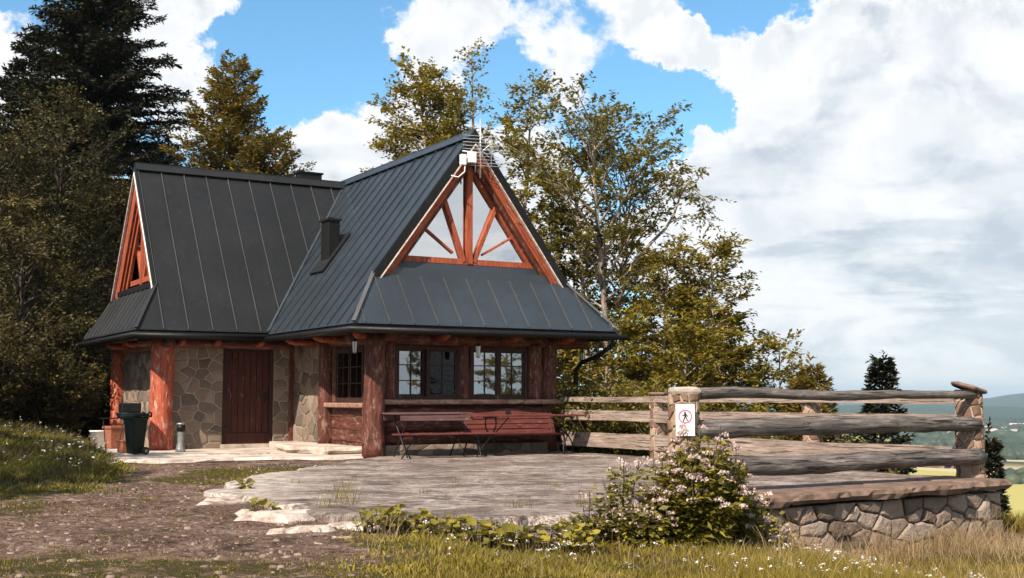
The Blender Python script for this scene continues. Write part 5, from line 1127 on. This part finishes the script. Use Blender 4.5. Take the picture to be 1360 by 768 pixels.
blades(24000,(1180,1420),(12.6,24),L_grass,'slope_grass',lambda x,y,a,d:.22+0*x,.010,lambda x,y,a,d:np.where(x>12.45,.9,0),16,.5,'grass on the slope beyond the wall')
def flowers(N_,rr,dr,seed,maskf,hz,size,name,label,m=M_wpetal,k=7):
    rg=np.random.default_rng(seed); d=rg.uniform(*dr,N_); a=rg.uniform(*rr,N_); r=(a-680)/1639*d; x=CY*r-SY*d; y=SY*r+CY*d
    keep=(rg.random(N_)<maskf(x,y,a,d))&~interr(x,y); x,y=x[keep],y[keep]; n=len(x); z=ground(x,y)+hz*rg.uniform(.6,1.3,n)
    P=np.repeat(np.stack([x,y,z],1),k,0); s=np.repeat(rg.uniform(.6,1.3,n)*size,k); an=rg.random(n*k)*6.283; rr_=np.sqrt(rg.random(n*k))*s; P+=np.stack([rr_*np.cos(an),rr_*np.sin(an),rg.normal(size=n*k)*.004],1)
    v=leafquads(P,rg.normal(size=(n*k,3))*np.array([1,1,.4]),s*.9,s*.8,rg,.8)
    q=np.stack([np.stack([x-.002,y,z*0+ground(x,y)],1),np.stack([x+.002,y,z*0+ground(x,y)],1),np.stack([x+.002,y,z],1),np.stack([x-.002,y,z],1)],1).reshape(-1,3)
    npmesh(name,np.concatenate([v,q]),np.arange(len(v)+len(q)).reshape(-1,4),[m,L_grass],None,np.concatenate([np.repeat(rg.random(len(v)//4),4),np.full(len(q),.4)]),None,np.concatenate([np.zeros(len(v)//4,int),np.ones(len(q)//4,int)]),False,kind='stuff',label=label)
blades(30000,(400,1400),(7.0,10.8),L_broad,'meadow_herbs',lambda x,y,a,d:.03+.06*patch(x,y,1.7,.3,.8),.016,lambda x,y,a,d:np.where(interr(x,y),0,grassmask(x,y)*sm(a,400,560)*(.12+.88*patch(x,y,1.3,.35,.75))*.8),18,1.1,'small yellow green herbs in the near meadow')
flowers(520,(560,1330),(7.4,9.6),21,lambda x,y,a,d:.12+.88*patch(x,y,1.6,.5,.8),.13,.016,'meadow_flowers','small white flowers in the near meadow')
flowers(240,(-40,160),(14.5,24),22,lambda x,y,a,d:.15+.85*patch(x,y,1.6,.4,.7),.30,.026,'bank_flowers','small white flowers on the left bank')
flowers(200,(170,480),(16,20),23,lambda x,y,a,d:grassmask(x,y)*.8,.07,.014,'path_flowers','tiny white flowers in the grass strip by the path')
# weeds rooted in the cracks of the terrace
rg_=np.random.default_rng(77); cx_=[];
for (px,py,n_,h_) in ((455,660,26,.22),(470,668,20,.25),(440,672,22,.14),(602,640,22,.07),(735,644,26,.06),(560,652,12,.05),(690,672,20,.10),(520,688,24,.12),(610,690,18,.10),(395,640,16,.06),(800,650,14,.16),(775,668,16,.2)):
    bx_,by_=cam_xy(px,py,0.)
    for q in range(n_): cx_.append((bx_+rg_.normal()*.05,by_+rg_.normal()*.05,h_*rg_.uniform(.4,1.1),rg_.random()*6.28,rg_.random()))
C_=np.array(cx_); n=len(C_); l=C_[:,2]*.35; dx,dy=np.cos(C_[:,3])*l,np.sin(C_[:,3])*l
v=np.stack([np.stack([C_[:,0]-.002,C_[:,1],0*l],1),np.stack([C_[:,0]+.002,C_[:,1],0*l],1),np.stack([C_[:,0]+dx+.001,C_[:,1]+dy,C_[:,2]],1),np.stack([C_[:,0]+dx-.001,C_[:,1]+dy,C_[:,2]],1)],1).reshape(-1,3)
npmesh('crack_weeds',v,np.arange(4*n).reshape(-1,4),L_grass,None,np.repeat(C_[:,4],4),kind='stuff',label='thin weeds in the terrace cracks')
# loose stones on the soil
rg=np.random.default_rng(31); sv=[];sf=[];tn=[]
M_peb=stone('loose_stone',[(.1,(.055,.034,.024)),(.5,(.14,.09,.066)),(.88,(.32,.25,.21))],9)
o_=0
for k in range(4200):
    d=rg.uniform(7,16); a=rg.uniform(-20,520); r=(a-680)/1639*d; x=CY*r-SY*d; y=SY*r+CY*d
    if interr(np.array(x),np.array(y)): continue
    s=.006+.030*rg.random()**6; z=gz(x,y); q=[]
    for i in range(6): an=i*1.047; q.append((x+s*rg.uniform(.7,1.3)*math.cos(an),y+s*rg.uniform(.7,1.3)*math.sin(an),z-.01))
    for i in range(6): an=i*1.047; q.append((x+.7*s*rg.uniform(.7,1.2)*math.cos(an),y+.7*s*rg.uniform(.7,1.2)*math.sin(an),z+s*rg.uniform(.15,.5)))
    sv+=q; sf+=[(o_+i,o_+(i+1)%6,o_+6+(i+1)%6,o_+6+i) for i in range(6)]+[(o_+6,o_+7,o_+8,o_+9),(o_+6,o_+9,o_+10,o_+11)]; tn+=[rg.random()]*12; o_+=12
npmesh('gravel',sv,sf,M_peb,None,tn,kind='stuff',label='loose stones on the bare soil')

# ---------------------------------------------------------------- valley: woods and town
def vz_at(x,y):
    Rr=math.hypot(x,y); A=math.atan2(x,y); und_=math.sin(x/170+1.3*math.sin(y/260))*math.cos(y/210+math.sin(x/310))
    return -11+(FL+11)*float(sm(Rr,30,620))+und_*5*float(sm(Rr,400,900))*(1-float(sm(Rr,2500,3500)))
rg=np.random.default_rng(41); V=[];Fq=[];TT=[]; o_=0
belts=[(1296,1405,1400,110,500),(1290,1405,1480,200,700),(1190,1405,1750,170,500),(1330,1380,900,30,30),(1180,1405,2350,300,500),(1000,1200,1300,300,500)]
for (a0,a1,dc,dw,n) in belts:
    for k in range(n):
        a=rg.uniform(a0,a1); d=dc+rg.uniform(-dw,dw)*.9; r=(a-680)/1639*d; x,y=place(r,d); z=vz_at(x,y); s=rg.uniform(6,12)*(d/1200)**.5; h=s*rg.uniform(.9,1.5); m=7
        for lv,(rr_,zz) in enumerate(((.75,0),(1,.45),(.6,.85))):
            for i in range(m): an=i*6.283/m+lv*.4; V.append((x+s*rr_*math.cos(an)*rg.uniform(.8,1.2),y+s*rr_*math.sin(an)*rg.uniform(.8,1.2),z-1+h*zz))
        V.append((x,y,z-1+h)); 
        for lv in range(2):
            for i in range(m): Fq.append((o_+lv*m+i,o_+lv*m+(i+1)%m,o_+(lv+1)*m+(i+1)%m,o_+(lv+1)*m+i))
        for i in range(0,m-1,2): Fq.append((o_+2*m+i,o_+2*m+i+1,o_+2*m+(i+2)%m,o_+3*m))
        TT+=[rg.random()]*(3*m+1); o_+=3*m+1
npmesh('distant_woods',V,Fq,leafmat('far_tree_foliage',(.02,.032,.016),(.035,.05,.022),(.06,.07,.03),.0),None,TT,kind='stuff',label='woods between the valley fields')
mb=MB(); mb.box((-9,-6,-1),(9,6,6)); mb.cur=1; mb.prism([(-9.6,-6.6,6),(-9.6,6.6,6),(-9.6,0,10)],(19.2,0,0)); 
M_hw=solid('far_house_wall',(.78,.76,.72),.9); M_hr=solid('far_house_roof',(.45,.36,.32),.9)
HO=fixn(mb.build('valley_house',[M_hw,M_hr])); HO['group']='pale houses of the far valley town'; HO['category']='house'; HO['label']='tiny pale house in the far valley town'
first=True
for k in range(90):
    d=rg.uniform(1750,2500); a=rg.choice([rg.uniform(1308,1400),rg.uniform(1195,1285)],p=[.72,.28]); r=(a-680)/1639*d; x,y=place(r,d)
    o=HO if k==0 else HO.copy()
    if k: COL.objects.link(o)
    s=rg.uniform(.7,1.5); o.location=(x,y,vz_at(x,y)+1); o.rotation_euler=(0,0,rg.uniform(0,3.1)); o.scale=(s,s,s)
# ---------------------------------------------------------------- air
hz=MB(); hz.box((-13000,-13000,-80),(13000,13000,120)); m=bpy.data.materials.new('air'); m.use_nodes=True; T=NT(m.node_tree); T.n.clear()
o=T.new('ShaderNodeOutputMaterial'); p=T.new('ShaderNodeVolumePrincipled'); T.setin(p,'Color',(.66,.84,.97,1)); T.setin(p,'Density',.00011); T.setin(p,'Anisotropy',.2); T.link(p.outputs[0],o.inputs['Volume'])
hz.build('haze',m,None,kind='stuff',label='blue air over the valley')
